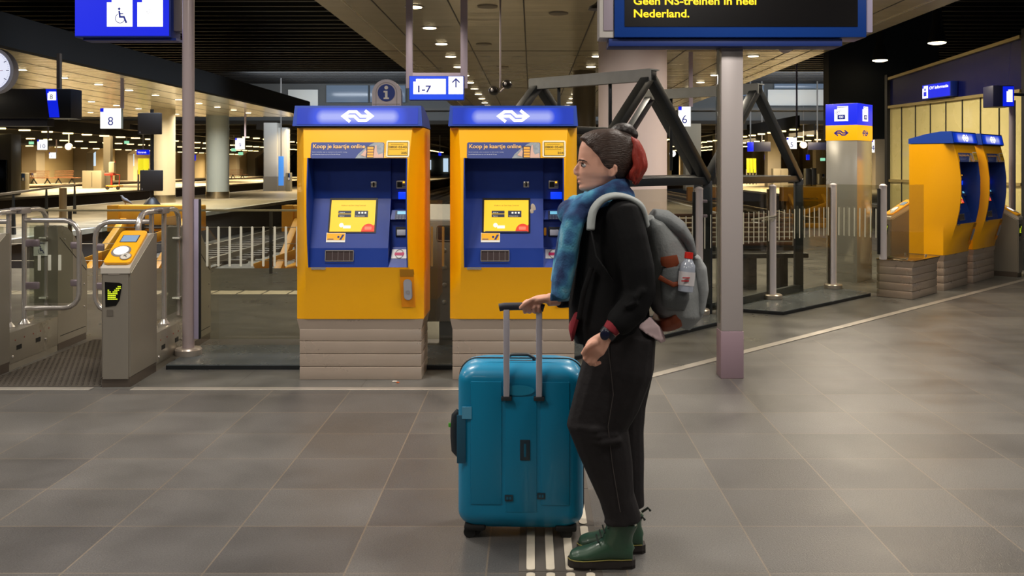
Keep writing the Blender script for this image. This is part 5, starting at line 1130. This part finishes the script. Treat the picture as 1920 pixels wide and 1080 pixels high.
# ------------------------------------------------------------------ walking person
YP = 3.7; KP = YP/F
root = Vector((at(1150, 312, YP).x, YP, 0))
person = thing('person', 'person with brown and red hair, blue scarf and black clothes walking left with a suitcase', 'person', root)
def pp(px, py, dy=0.): return at(px, py, YP+dy)-root
def fuse(mb, name, m, parent, voxel=.005, smooth=4, mtx=None):
    o = mb.build(name, m, parent)
    r = o.modifiers.new('remesh', 'REMESH'); r.mode = 'VOXEL'; r.voxel_size = voxel; r.use_smooth_shade = True
    if smooth: s = o.modifiers.new('smooth', 'SMOOTH'); s.iterations = smooth; s.factor = .5
    me = bpy.data.meshes.new_from_object(o.evaluated_get(bpy.context.evaluated_depsgraph_get())); old = o.data
    o.modifiers.clear(); o.data = me; me.name = name; bpy.data.meshes.remove(old)
    for p_ in me.polygons: p_.use_smooth = True
    return o
def limb(mb, pts, seg=16):                                  # pts: (px, py, dy, r_inplane_px, r_depth_m)
    mb.tube([pp(a, b, c) for a, b, c, _, _ in pts], [(rd, rp*KP) for _, _, _, rp, rd in pts], seg, ref=(0, 1, 0))
def catmull(pts, n=4):
    out = []
    for i in range(len(pts)-1):
        p0 = pts[max(i-1, 0)]; p1_ = pts[i]; p2_ = pts[i+1]; p3_ = pts[min(i+2, len(pts)-1)]
        for j in range(n):
            t_ = j/n
            out.append(tuple(.5*((2*b)+(c-a)*t_+(2*a-5*b+4*c-d)*t_*t_+(3*b-a-3*c+d)*t_**3) for a, b, c, d in zip(p0, p1_, p2_, p3_)))
    out.append(pts[-1]); return out
SKIN = mat('skin', rgb(238, 180, 156), .5, var=.05, vscale=20, spec=.35)
# key joints
NS, FS = -.175, .17            # near and far shoulder depth
body = MB()
# head by horizontal slices: py, front px, back px, half width
HS = [(245.5, 1132, 1150, .020), (248, 1117, 1164, .042), (254, 1102, 1176, .058), (263, 1092, 1184, .068), (275, 1087, 1190, .0745), (288, 1085, 1192, .077), (298, 1084, 1191, .077), (304, 1084, 1189, .0765), (309, 1087, 1187, .0758), (316, 1086, 1182, .074), (324, 1085, 1176, .071), (330, 1084, 1170, .067), (335, 1082.5, 1166, .061), (338, 1085.5, 1162, .059), (341.5, 1083, 1159, .056), (346, 1087.5, 1152, .053), (351, 1084.5, 1144, .046), (356, 1087, 1134, .036), (359, 1098, 1124, .02)]
rings = []
for py, xf, xb, hw in HS:
    ring = []; base = xf if py < 290 or py > 347 else 1085.5+(2.0 if py > 325 else 0); c_ = (base+xb)/2; h_ = (xb-base)/2
    for q_ in range(40):
        a = 2*math.pi*q_/40; cx_ = -math.cos(a); sy_ = math.sin(a)
        wid = hw*abs(sy_)**.85*(1 if sy_ > 0 else -1)*(1-.22*max(0, cx_*-1))
        ring.append(pp(c_+h_*cx_+(xf-base)*max(0, math.cos(a))**10, py, 0)+Vector((0, wid, 0)))
    rings.append(ring)
body.loft(rings)
# nose, brow, cheek, lips
body.tube([pp(1087, 305), pp(1082, 313), pp(1078.5, 320), pp(1079, 324.5), pp(1086, 327)], [.006, .0078, .0092, .009, .008], 12)
for s in (-1, 1):
    body.ell(pp(1082, 325)+Vector((0, s*.011, 0)), .009, .0065, .007, 10)
    body.ell(pp(1090, 303)+Vector((0, s*.026, 0)), .008, .024, .006, 12)
    body.tube([pp(1147, 308)+Vector((0, s*.077, 0)), pp(1152, 312)+Vector((0, s*.086, 0)), pp(1152, 321)+Vector((0, s*.084, 0)), pp(1147, 329)+Vector((0, s*.078, 0)), pp(1143, 331)+Vector((0, s*.072, 0)), pp(1142, 318)+Vector((0, s*.078, 0)), pp(1147, 308)+Vector((0, s*.077, 0))], .0055, 8)
    body.ell(pp(1146, 319)+Vector((0, s*.076, 0)), .012, .006, .02, 10)
body.ell(pp(1085, 334.5), .008, .021, .005, 10); body.ell(pp(1086, 341.5), .008, .019, .0055, 10)
# neck, torso, pelvis
limb(body, [(1138, 335, 0, 26, .052), (1146, 355, 0, 26, .054), (1153, 375, 0, 28, .060), (1155, 392, 0, 40, .11)])
limb(body, [(1155, 385, 0, 24, .10), (1152, 402, 0, 42, .165), (1146, 450, 0, 54, .165), (1144, 510, 0, 54, .15), (1146, 560, 0, 54, .145), (1155, 610, 0, 58, .165), (1162, 650, 0, 55, .16)], 24)
# legs (near, far)
NL = [(1166, 635, -.085, 50, .085), (1150, 700, -.09, 46, .08), (1122, 790, -.09, 34, .062), (1128, 840, -.085, 29, .055), (1150, 915, -.08, 24, .05), (1162, 1000, -.08, 16, .036), (1160, 1035, -.08, 18, .036)]
FL = [(1170, 635, .085, 50, .085), (1165, 700, .085, 46, .08), (1160, 780, .075, 34, .062), (1165, 840, .07, 30, .056), (1176, 900, .065, 24, .05), (1180, 965, .06, 16, .036), (1180, 1005, .06, 18, .036)]
limb(body, NL); limb(body, FL)
# arms: near arm hangs and bends forward, far arm reaches to the suitcase grip
NA = [(1168, 402, NS, 24, .05), (1182, 450, NS-.03, 22, .046), (1196, 505, NS-.05, 20, .042), (1200, 548, NS-.05, 19, .04), (1186, 578, NS-.06, 18, .037), (1160, 606, NS-.075, 15, .03), (1139, 628, NS-.085, 11.5, .024), (1130, 638, NS-.09, 13, .02)]
FA_ = [(1150, 402, FS, 24, .05), (1140, 450, FS+.02, 22, .045), (1126, 500, FS+.05, 20, .04), (1108, 538, FS+.06, 18, .036), (1075, 555, FS+.04, 15, .03), (1042, 562, FS-.01, 12, .026), (1028, 562, FS-.02, 13, .022)]
limb(body, NA); limb(body, FA_)
# near hand: loosely curled, palm towards the thigh
def chain(mb, pts, r0, r1, seg=10): n = len(pts); mb.tube(pts, [r0+(r1-r0)*i/(n-1) for i in range(n)], seg); mb.ell(pts[-1], r1, r1, r1, 8); mb.ell(pts[0], r0, r0, r0, 8)
yh = NS-.09
body.tube([pp(1135, 632, yh), pp(1126, 642, yh-.002), pp(1117, 652, yh-.003), pp(1110, 659, yh)], [(.022, .026), (.018, .036), (.017, .041), (.014, .036)], 14)
for i, (kx, ky, l1, l2) in enumerate(((1100.5, 651, 14, 11), (1105, 659, 16, 12), (1111, 666, 15, 11), (1118, 670, 12, 9))):
    a = pp(kx+3, ky-3, yh); b = pp(kx-l1*.55, ky+l1*.85, yh+.004); c = b+Vector((.010, .022, -.012)); d_ = c+Vector((.018, .008, .006))
    chain(body, [a, b, c, d_], .0098, .0078)
chain(body, [pp(1122, 640, yh-.01), pp(1109, 645, yh-.026), pp(1099, 653, yh-.024), pp(1094, 661, yh-.012)], .0115, .0085)
# far hand closed round the grip (grip runs along x at px 945..1015, y = YS-.008)
gy = YS-.008-YP; gz = 575
body.tube([pp(1034, 561, FS-.015), pp(1020, 560, FS-.012), pp(1006, 562, FS-.014), pp(994, 566, FS-.012)], [(.024, .021), (.036, .018), (.04, .017), (.036, .013)], 14)
for i, x in enumerate((983, 992, 1002, 1011)):
    L_ = (1, 1.08, 1.03, .85)[i]; a = pp(x+5, 565, gy+.01); b = pp(x, 568.5, gy-.018*L_); c = pp(x-.5, 576, gy-.027*L_); d_ = pp(x+.5, 584, gy-.013); e_ = pp(x+1, 585.5, gy+.008)
    chain(body, [a, b, c, d_, e_], .0098, .0078)
chain(body, [pp(1010, 560, gy-.012), pp(996, 563, gy-.030), pp(984, 570, gy-.038), pp(976, 577, gy-.031)], .0115, .0085)
body_o = fuse(body, 'body', SKIN, person, .0042, 3)
# eyes and brows
for s in (-1, 1):
    mb = MB(); c_ = pp(1094.5, 310)+Vector((0, s*.034, 0)); mb.ell(c_, .0105, .0115, .0072, 14); e_ = mb.build('eye', mat('eye_white', rgb(225, 218, 212), .3), person)
    mb = MB(); mb.ell(c_+Vector((-.0085, s*.001, 0)), .0042, .0062, .0062, 12); mb.build('iris', mat('iris_brown', rgb(50, 34, 24), .2), e_)
    mb = MB(); mb.tube([pp(1085, 303)+Vector((-.004, s*.018, 0)), pp(1087.5, 300)+Vector((-.004, s*.034, 0)), pp(1094, 301)+Vector((-.001, s*.050, 0)), pp(1100, 304)+Vector((-.001, s*.058, 0))], [.0015, .0032, .003, .001], 8); mb.build('eyebrow', mat('brow_brown', rgb(60, 42, 34), .8), person)
    mb = MB(); mb.tube([c_+Vector((-.009, -s*.008, .005)), c_+Vector((-.0105, s*.002, .0072)), c_+Vector((-.003, s*.0115, .0045))], .0018, 6); mb.build('eyelashes', mat('lash_dark', rgb(40, 28, 24), .8), person)
mb = MB(); mb.ell(pp(1084.5, 334.6), .0055, .017, .0035, 10); mb.ell(pp(1085.5, 341.2), .0058, .015, .004, 10); mb.build('lips', mat('lip_pink', rgb(190, 104, 92), .45), person)
# hair
HAIR = mat('brown_hair', rgb(62, 44, 36), .45, var=.35, vscale=14, bump=.5, bscale=40, stretch=(.6, 6, 6)); HRED = mat('red_hair', rgb(158, 46, 32), .5, var=.3, vscale=14, bump=.5, bscale=40, stretch=(6, 6, .6))
mb = MB(); rings = []
for py, xf, xb, hw in [(h[0], h[1], h[2], h[3]) for h in HS[:15]]:
    ring = []
    hl = 1086 if py < 263 else 1086+(py-263)*.95                # hairline moves back going down
    if py > 300: hl = 1121+(py-300)*.55
    if py > 322: hl = 1140+(py-322)*.9
    xf2 = max(xf-6, min(hl, xb-8)); xb2 = xb+8; c0 = (xf+xb)/2; h0 = (xb-xf)/2+7; n_ = 28
    for q_ in range(n_):
        a = 2*math.pi*q_/n_; x_ = c0-h0*math.cos(a); sy_ = math.sin(a)
        cf = -math.cos(a); wid = (hw+.011)*abs(sy_)**.85*(1 if sy_ > 0 else -1)*(1-.22*max(0, -cf))
        if x_ < xf2:                                          # flatten into the head behind the hairline
            x_ = xf2; wid = wid*.93
        ring.append(pp(x_, py-4, 0)+Vector((0, wid, 0)))
    rings.append(ring)
mb.loft(rings); hair = fuse(mb, 'hair', HAIR, person, .005, 5)
mb = MB(); mb.ell(pp(1168, 246), .050, .050, .034, 18); mb.ell(pp(1154, 250), .034, .036, .024, 12); mb.ell(pp(1184, 253), .028, .036, .026, 12); fuse(mb, 'hair_bun', mat('dark_hair', rgb(36, 26, 24), .5, var=.3, vscale=20, bump=.5, bscale=50), person, .006, 2)
mb = MB(); limb(mb, [(1186, 262, 0, 9, .03), (1190, 276, 0, 11, .050), (1192, 298, 0, 12, .058), (1189, 320, 0, 13, .056), (1182, 338, 0, 12, .05)])
for i_ in range(17):
    a_ = (i_-8)/8; y_ = .062*a_; e_ = random.uniform(-1, 1); e2_ = random.uniform(-1, 1)
    P_ = catmull([tuple(v) for v in (pp(1176, 256, y_*.5), pp(1193+3*e_, 268, y_*.85), pp(1203+5*e2_-9*a_*a_, 290, y_), pp(1206+5*e_-10*a_*a_, 312, y_*1.05), pp(1198+6*e2_-9*a_*a_, 328+3*e_, y_), pp(1192+6*e_, 345+4*e2_, y_*.9))], 4)
    mb.tube(P_, [.009+.004*math.sin(math.pi*k_/(len(P_)-1)) if k_ < len(P_)-3 else .006-.0015*(k_-len(P_)+3) for k_ in range(len(P_))], 8)
fuse(mb, 'red_hair', HRED, person, .004, 1)
# trousers
TR = mat('black_denim', rgb(34, 31, 33), .78, var=.16, vscale=7, bump=.35, bscale=26, spec=.3)
mb = MB()
limb(mb, [(1152, 598, 0, 66, .19), (1158, 630, 0, 68, .195), (1164, 665, 0, 64, .185)], 24)
limb(mb, [(1168, 625, -.09, 60, .105), (1158, 690, -.095, 66, .105), (1138, 750, -.095, 62, .09), (1120, 800, -.09, 57, .08), (1132, 835, -.085, 50, .075), (1144, 880, -.08, 43, .068), (1156, 930, -.08, 33, .062), (1166, 962, -.08, 33, .06), (1168, 978, -.08, 35, .06)])
limb(mb, [(1172, 625, .085, 60, .105), (1172, 690, .085, 56, .10), (1168, 760, .078, 44, .085), (1168, 810, .07, 40, .078), (1172, 860, .068, 37, .07), (1178, 915, .062, 30, .06), (1180, 950, .06, 29, .058)])
for c_, r_, y_ in ((1085, 7, 800), (1092, 6, 812), (1100, 6, 824)): mb.tube([pp(c_, y_, -.14), pp(c_+30, y_+6, -.172), pp(c_+66, y_+2, -.15)], r_*KP, 8)
fuse(mb, 'trousers', TR, person, .006, 4)
mb = MB()
mb.tube([pp(1140, 640, -.19), pp(1150, 740, -.199), pp(1140, 800, -.176), pp(1148, 870, -.153), pp(1163, 960, -.145)], .0016, 6); mb.build('side_seam', mat('seam_grey', rgb(70, 64, 62), .8), person)
# jacket: torso plus sleeves
JK = mat('black_jacket', rgb(17, 17, 19), .85, var=.2, vscale=6, bump=.3, bscale=18, spec=.25)
mb = MB()
limb(mb, [(1163, 363, 0, 26, .075), (1158, 378, 0, 40, .12), (1153, 396, 0, 54, .185), (1148, 425, 0, 64, .20), (1146, 470, 0, 68, .20), (1143, 520, 0, 71, .195), (1141, 565, 0, 75, .20), (1142, 600, 0, 76, .205), (1148, 622, 0, 73, .20)], 28)
limb(mb, [(1165, 394, NS+.04, 28, .06)]+[(a, b, c, r+10, d+.016) for a, b, c, r, d in NA[:-2]]+[(1151, 615, NS-.08, 19, .038)])
limb(mb, [(1150, 394, FS-.04, 28, .06)]+[(a, b, c, r+9, d+.015) for a, b, c, r, d in FA_[:-2]]+[(1046, 561, FS-.008, 18, .036)])
mb.tube([pp(1188, 560, NS-.12), pp(1204, 545, NS-.11), pp(1222, 540, NS-.05)], .012, 8); mb.tube([pp(1172, 575, NS-.115), pp(1195, 566, NS-.12)], .01, 8)
mb.tube([pp(1110, 500, -.19), pp(1095, 545, -.19), pp(1085, 600, -.18)], .012, 8)
fuse(mb, 'jacket', JK, person, .006, 5)
# red lining at cuff and hem, pale shirt tail
mb = MB(); mb.tube([pp(1153, 608, NS-.08), pp(1143, 622, NS-.085)], [(.034, 16*KP), (.030, 14*KP)], 16); fuse(mb, 'red_cuff', mat('red_knit', rgb(150, 44, 56), .85), person, .005, 1)
mb = MB(); mb.tube([pp(1082, 590, -.14), pp(1074, 612, -.12), pp(1074, 628, -.08)], [(.02, .012), (.04, .016), (.03, .008)], 12); mb.build('red_hem', mat('red_knit', rgb(150, 44, 56), .85), person)
SH = mat('pale_shirt', rgb(214, 188, 192), .8)
mb = MB(); mb.loft([[pp(1195, 612, -.16), pp(1218, 594, -.14), pp(1222, 594, -.05), pp(1214, 600, .05)], [pp(1200, 618, -.165), pp(1236, 612, -.145), pp(1242, 616, -.05), pp(1230, 620, .05)], [pp(1214, 628, -.16), pp(1242, 636, -.14), pp(1249, 640, -.05), pp(1236, 636, .05)], [pp(1226, 634, -.155), pp(1238, 643, -.14), pp(1240, 644, -.1), pp(1236, 640, -.08)]]); fuse(mb, 'shirt_tail', SH, person, .005, 2)
# watch
mb = MB(); mb.tube([pp(1143, 622, NS-.085), pp(1136, 630, NS-.088)], [(.029, .032), (.028, .0305)], 18); w_ = mb.build('watch_strap', mat('watch_black', rgb(22, 24, 34), .4), person)
mb = MB(); mb.ell(pp(1134, 628, NS-.118), .018, .006, .02, 14); mb.build('watch_case', mat('watch_blue', rgb(26, 30, 56), .25), w_)
# boots
BG = mat('green_leather', rgb(46, 76, 58), .38, var=.12, vscale=12, coat=.2); SO = mat('dark_sole', rgb(44, 38, 36), .6); ST_ = mat('yellow_stitch', rgb(150, 140, 70), .6)
def boot(hx, hz, toe, yb, top, rot, name='boot'):
    """hx heel px, toe px; hz sole py"""
    s_ = (YP+yb)/F; L_ = (hx-toe)*s_; M_ = lambda u, z, y=0: Vector((pp(hx, hz, yb).x-u*L_, yb+y, z))
    mb = MB(); prof = [(.02, .035, .026, .045), (.10, .05, .034, .05), (.25, .058, .036, .055), (.42, .055, .036, .052), (.58, .046, .042, .042), (.74, .038, .046, .034), (.88, .034, .043, .03), (.97, .030, .030, .024), (1.0, .028, .015, .014)]
    rings = []
    for u, zc, w_, h_ in prof: rings.append([M_(u, .028+max(-.002, zc-.02+h_*.95*math.sin(2*math.pi*q_/20)), w_*math.cos(2*math.pi*q_/20)) for q_ in range(20)])
    mb.loft(rings)
    tp = pp(top[0], top[1], yb)
    mb.tube([M_(.24, .06), M_(.26, .10), Vector(((M_(.27, 0).x+tp.x)/2, yb, (.10+tp.z)/2)), tp], [(.036, .066), (.038, .060), (.042, .056), (.047, .062)], 18)
    b_ = fuse(mb, name, BG, person, .005, 3)
    mb = MB(); pts = []
    for u, w_ in ((-.02, .018), (.04, .032), (.2, .036), (.4, .034), (.6, .043), (.8, .049), (.93, .042), (1.0, .028), (1.03, .008)): pts.append((M_(u, 0).x, w_))
    poly = [(x, yb+w_) for x, w_ in pts]+[(x, yb-w_) for x, w_ in pts[::-1]]
    mb.prism(poly, .012 if rot else .004, .034, 'z'); mb.prism([(x, y) for x, y in poly if x > M_(.33, 0).x], .0, .012, 'z'); mb.prism([(x, y) for x, y in poly if x < M_(.42, 0).x], .0, .012, 'z'); mb.build('sole', SO, b_)
    mb = MB(); mb.tube([Vector((x, y, .037)) for x, y in [(x, yb-w_-.0005) for x, w_ in pts[1:]]], .0018, 6); mb.build('welt_stitch', ST_, b_)
    mb = MB()
    for i in range(6):
        u = .56-.05*i; z = .105+.018*i; mb.tube([M_(u, z, -.034), M_(u+.02, z+.012, -.012), M_(u+.02, z+.012, .012)], .0035, 6)
    mb.build('laces', mat('lace_dark', rgb(20, 30, 24), .8), b_)
    mb = MB(); mb.tube([tp+Vector((.05, 0, -.004)), tp+Vector((.075, 0, .012)), tp+Vector((.085, 0, .0))], .005, 6); mb.build('heel_loop', mat('lace_dark', rgb(20, 30, 24), .8), b_)
boot(1207, 1040, 1085, .06, (1180, 958), 0)
boot(1188, 1060, 1068, -.08, (1168, 975), 0)
# scarf
SCF = mat('blue_scarf', rgb(60, 120, 170), .9, bump=.3, bscale=120); nt = SCF.node_tree; p_ = nt.nodes['Principled BSDF']
tc = nt.nodes.new('ShaderNodeTexCoord'); n_ = nt.nodes.new('ShaderNodeTexNoise'); n_.inputs['Scale'].default_value = 9; n_.inputs['Detail'].default_value = 2; nt.links.new(tc.outputs['Object'], n_.inputs['Vector'])
cr = nt.nodes.new('ShaderNodeValToRGB'); cr.color_ramp.elements[0].position = .36; cr.color_ramp.elements[0].color = (*rgb(36, 58, 104), 1); cr.color_ramp.elements[1].position = .66; cr.color_ramp.elements[1].color = (*rgb(140, 186, 204), 1)
e_ = cr.color_ramp.elements.new(.48); e_.color = (*rgb(58, 112, 160), 1); e_ = cr.color_ramp.elements.new(.56); e_.color = (*rgb(84, 160, 194), 1)
nt.links.new(n_.outputs['Fac'], cr.inputs[0]); nt.links.new(cr.outputs[0], p_.inputs['Base Color'])
mb = MB()
for dz_, rr_, th in ((.012, 1., .034), (-.035, 1.15, .040)):
    pts = []
    for i in range(24):
        a = 2*math.pi*i/24; x_ = 1122+44*rr_*math.cos(a); y_ = .090*rr_*math.sin(a)
        pts.append(pp(x_, 372-20*math.cos(a), 0)+Vector((0, y_, dz_+.006*math.sin(5*a))))
    mb.tube(pts, [th*(1+.15*math.sin(3*i)) for i in range(24)], 12, ref=(0, 0, 1), close=True)
mb.tube([pp(1092, 388, -.08), pp(1076, 410, -.11), pp(1068, 450, -.115), pp(1062, 490, -.105), pp(1054, 525, -.10), pp(1050, 552, -.09)], [(.05, .044), (.06, .044), (.06, .040), (.062, .040), (.066, .040), (.066, .034)], 18)
mb.tube([pp(1080, 385, .05), pp(1062, 440, .06), pp(1052, 490, .06), pp(1044, 530, .05)], [(.06, .034), (.06, .034), (.055, .032), (.055, .026)], 16)
mb.ell(pp(1070, 398, -.02), .055, .085, .052, 16); mb.tube([pp(1150, 352, -.08), pp(1112, 372, -.11), pp(1078, 395, -.10)], [(.03, .026), (.036, .034), (.04, .036)], 14)
for i in range(9):
    x_ = 1034+i*4.2; mb.tube([pp(x_, 548, -.10+.004*i), pp(x_-1, 566, -.10+.004*i)], .005, 6)
fuse(mb, 'scarf', SCF, person, .006, 3)
# ------------------------------------------------------------------ backpack
BPG = mat('grey_canvas', rgb(146, 150, 151), .85, var=.08, vscale=10, bump=.2, bscale=120); LEA = mat('brown_leather', rgb(136, 62, 30), .55, var=.15, vscale=12); SB = mat('strap_grey', rgb(158, 164, 164), .8)
bp = thing('backpack', 'grey canvas backpack with brown leather patches worn by the walking person', 'backpack', root)
mb = MB(); limb(mb, [(1216, 408, 0, 10, .10), (1226, 420, 0, 26, .135), (1240, 450, 0, 40, .15), (1255, 500, 0, 50, .155), (1266, 550, 0, 52, .155), (1270, 585, 0, 48, .15), (1262, 603, 0, 34, .12)], 24)
fuse(mb, 'bag_body', BPG, bp, .006, 6)
mb = MB(); limb(mb, [(1222, 404, 0, 14, .10), (1244, 412, 0, 20, .13), (1266, 428, 0, 20, .14), (1284, 450, 0, 15, .13), (1294, 476, 0, 9, .12)], 20); fuse(mb, 'top_flap', mat('dark_grey_canvas', rgb(104, 108, 110), .85, bump=.2, bscale=120), bp, .006, 4)
mb = MB(); limb(mb, [(1300, 478, 0, 8, .11), (1306, 500, 0, 16, .125), (1308, 540, 0, 18, .125), (1304, 580, 0, 14, .115), (1300, 592, 0, 6, .1)], 20); fuse(mb, 'front_pocket', BPG, bp, .006, 4)
mb = MB(); limb(mb, [(1262, 500, -.145, 20, .02), (1264, 520, -.15, 26, .03), (1266, 560, -.15, 26, .03), (1262, 578, -.145, 22, .02)], 16); fuse(mb, 'side_pocket', mat('dark_grey_canvas', rgb(104, 108, 110), .85, bump=.2, bscale=120), bp, .006, 2)
mb = MB(); limb(mb, [(1254, 480, -.155, 15, .006), (1256, 492, -.158, 17, .008), (1252, 502, -.155, 12, .006)], 12); mb.build('leather_patch', LEA, bp)
mb = MB(); mb.tube([pp(1236, 520, -.16), pp(1262, 534, -.184), pp(1290, 528, -.17)], .006, 8, flat=1.6); mb.build('leather_trim', LEA, bp)
mb = MB(); limb(mb, [(1250, 582, 0, 30, .152), (1258, 594, 0, 36, .148), (1264, 606, 0, 30, .125)], 22); fuse(mb, 'leather_base', LEA, bp, .006, 3)
SP_ = catmull([tuple(v) for v in (pp(1212, 424, NS+.02), pp(1204, 390, NS+.01), pp(1184, 374, NS+.01), pp(1156, 367, NS+.0), pp(1130, 374, NS-.005), pp(1112, 396, NS-.01), pp(1107, 432, NS-.02))], 5)
mb = MB(); mb.tube(SP_, [(.034, .013)]*len(SP_), 16, ref=(0, 1, 0)); fuse(mb, 'shoulder_strap', SB, bp, .005, 2)
mb = MB(); mb.tube([pp(1108, 428, NS-.03), pp(1118, 480, NS-.035), pp(1160, 540, NS+.0), pp(1216, 575, -.13)], [(.012, .003)]*4, 8, ref=(0, 1, 0)); mb.build('lower_strap', mat('webbing_black', rgb(30, 30, 32), .8), bp)
bt = thing('drink_bottle', 'clear drink bottle with red cap and white label in the backpack side pocket', 'bottle', root)
mb = MB(); A = pp(1286, 535, -.188); B = pp(1291, 484, -.182); up_ = (B-A).normalized()
lb = lambda f_: A+(B-A)*f_
mb.tube([lb(-.25), lb(-.22), lb(.55), lb(.75), lb(.9), lb(1.0)], [.02, .029, .03, .028, .018, .013], 18); mb.build('bottle_body', mat('bottle_clear', rgb(176, 184, 200), .12, coat=.5), bt)
mb = MB(); mb.tube([lb(.0), lb(.5)], [.0305, .0308], 18); o = mb.build('label', mat('label_white', rgb(224, 220, 224), .5), bt)
mb = MB(); mb.box(-.022, .006, -.033, -.0305, .018, .023); mb.box(-.018, .010, -.033, -.0305, .03, .034); 
m_ = mb.build('label_print', mat('label_red', rgb(190, 40, 50), .5), o); m_.location = lb(0)
mb = MB(); mb.tube([lb(.99), lb(1.22)], [.0165, .016], 16); mb.build('cap', mat('cap_red', rgb(226, 44, 34), .4), bt)

p = at(1121, 18, 9.2); t = thing('pendant_lamp', 'black flat pendant lamp half hidden behind the left end of the departure display', 'lamp', p)
mb = MB(); mb.lathe([(.0, .0), (.095, .0), (.085, .03), (.03, .06), (.012, .08)]); mb.build('lamp_shade', mat('pendant_black', rgb(30, 29, 27), .5), t)
mb = MB(); mb.cyl((0, 0, .07), (0, 0, 4-p.z), .01, seg=8); mb.build('rod', BLACK, t)
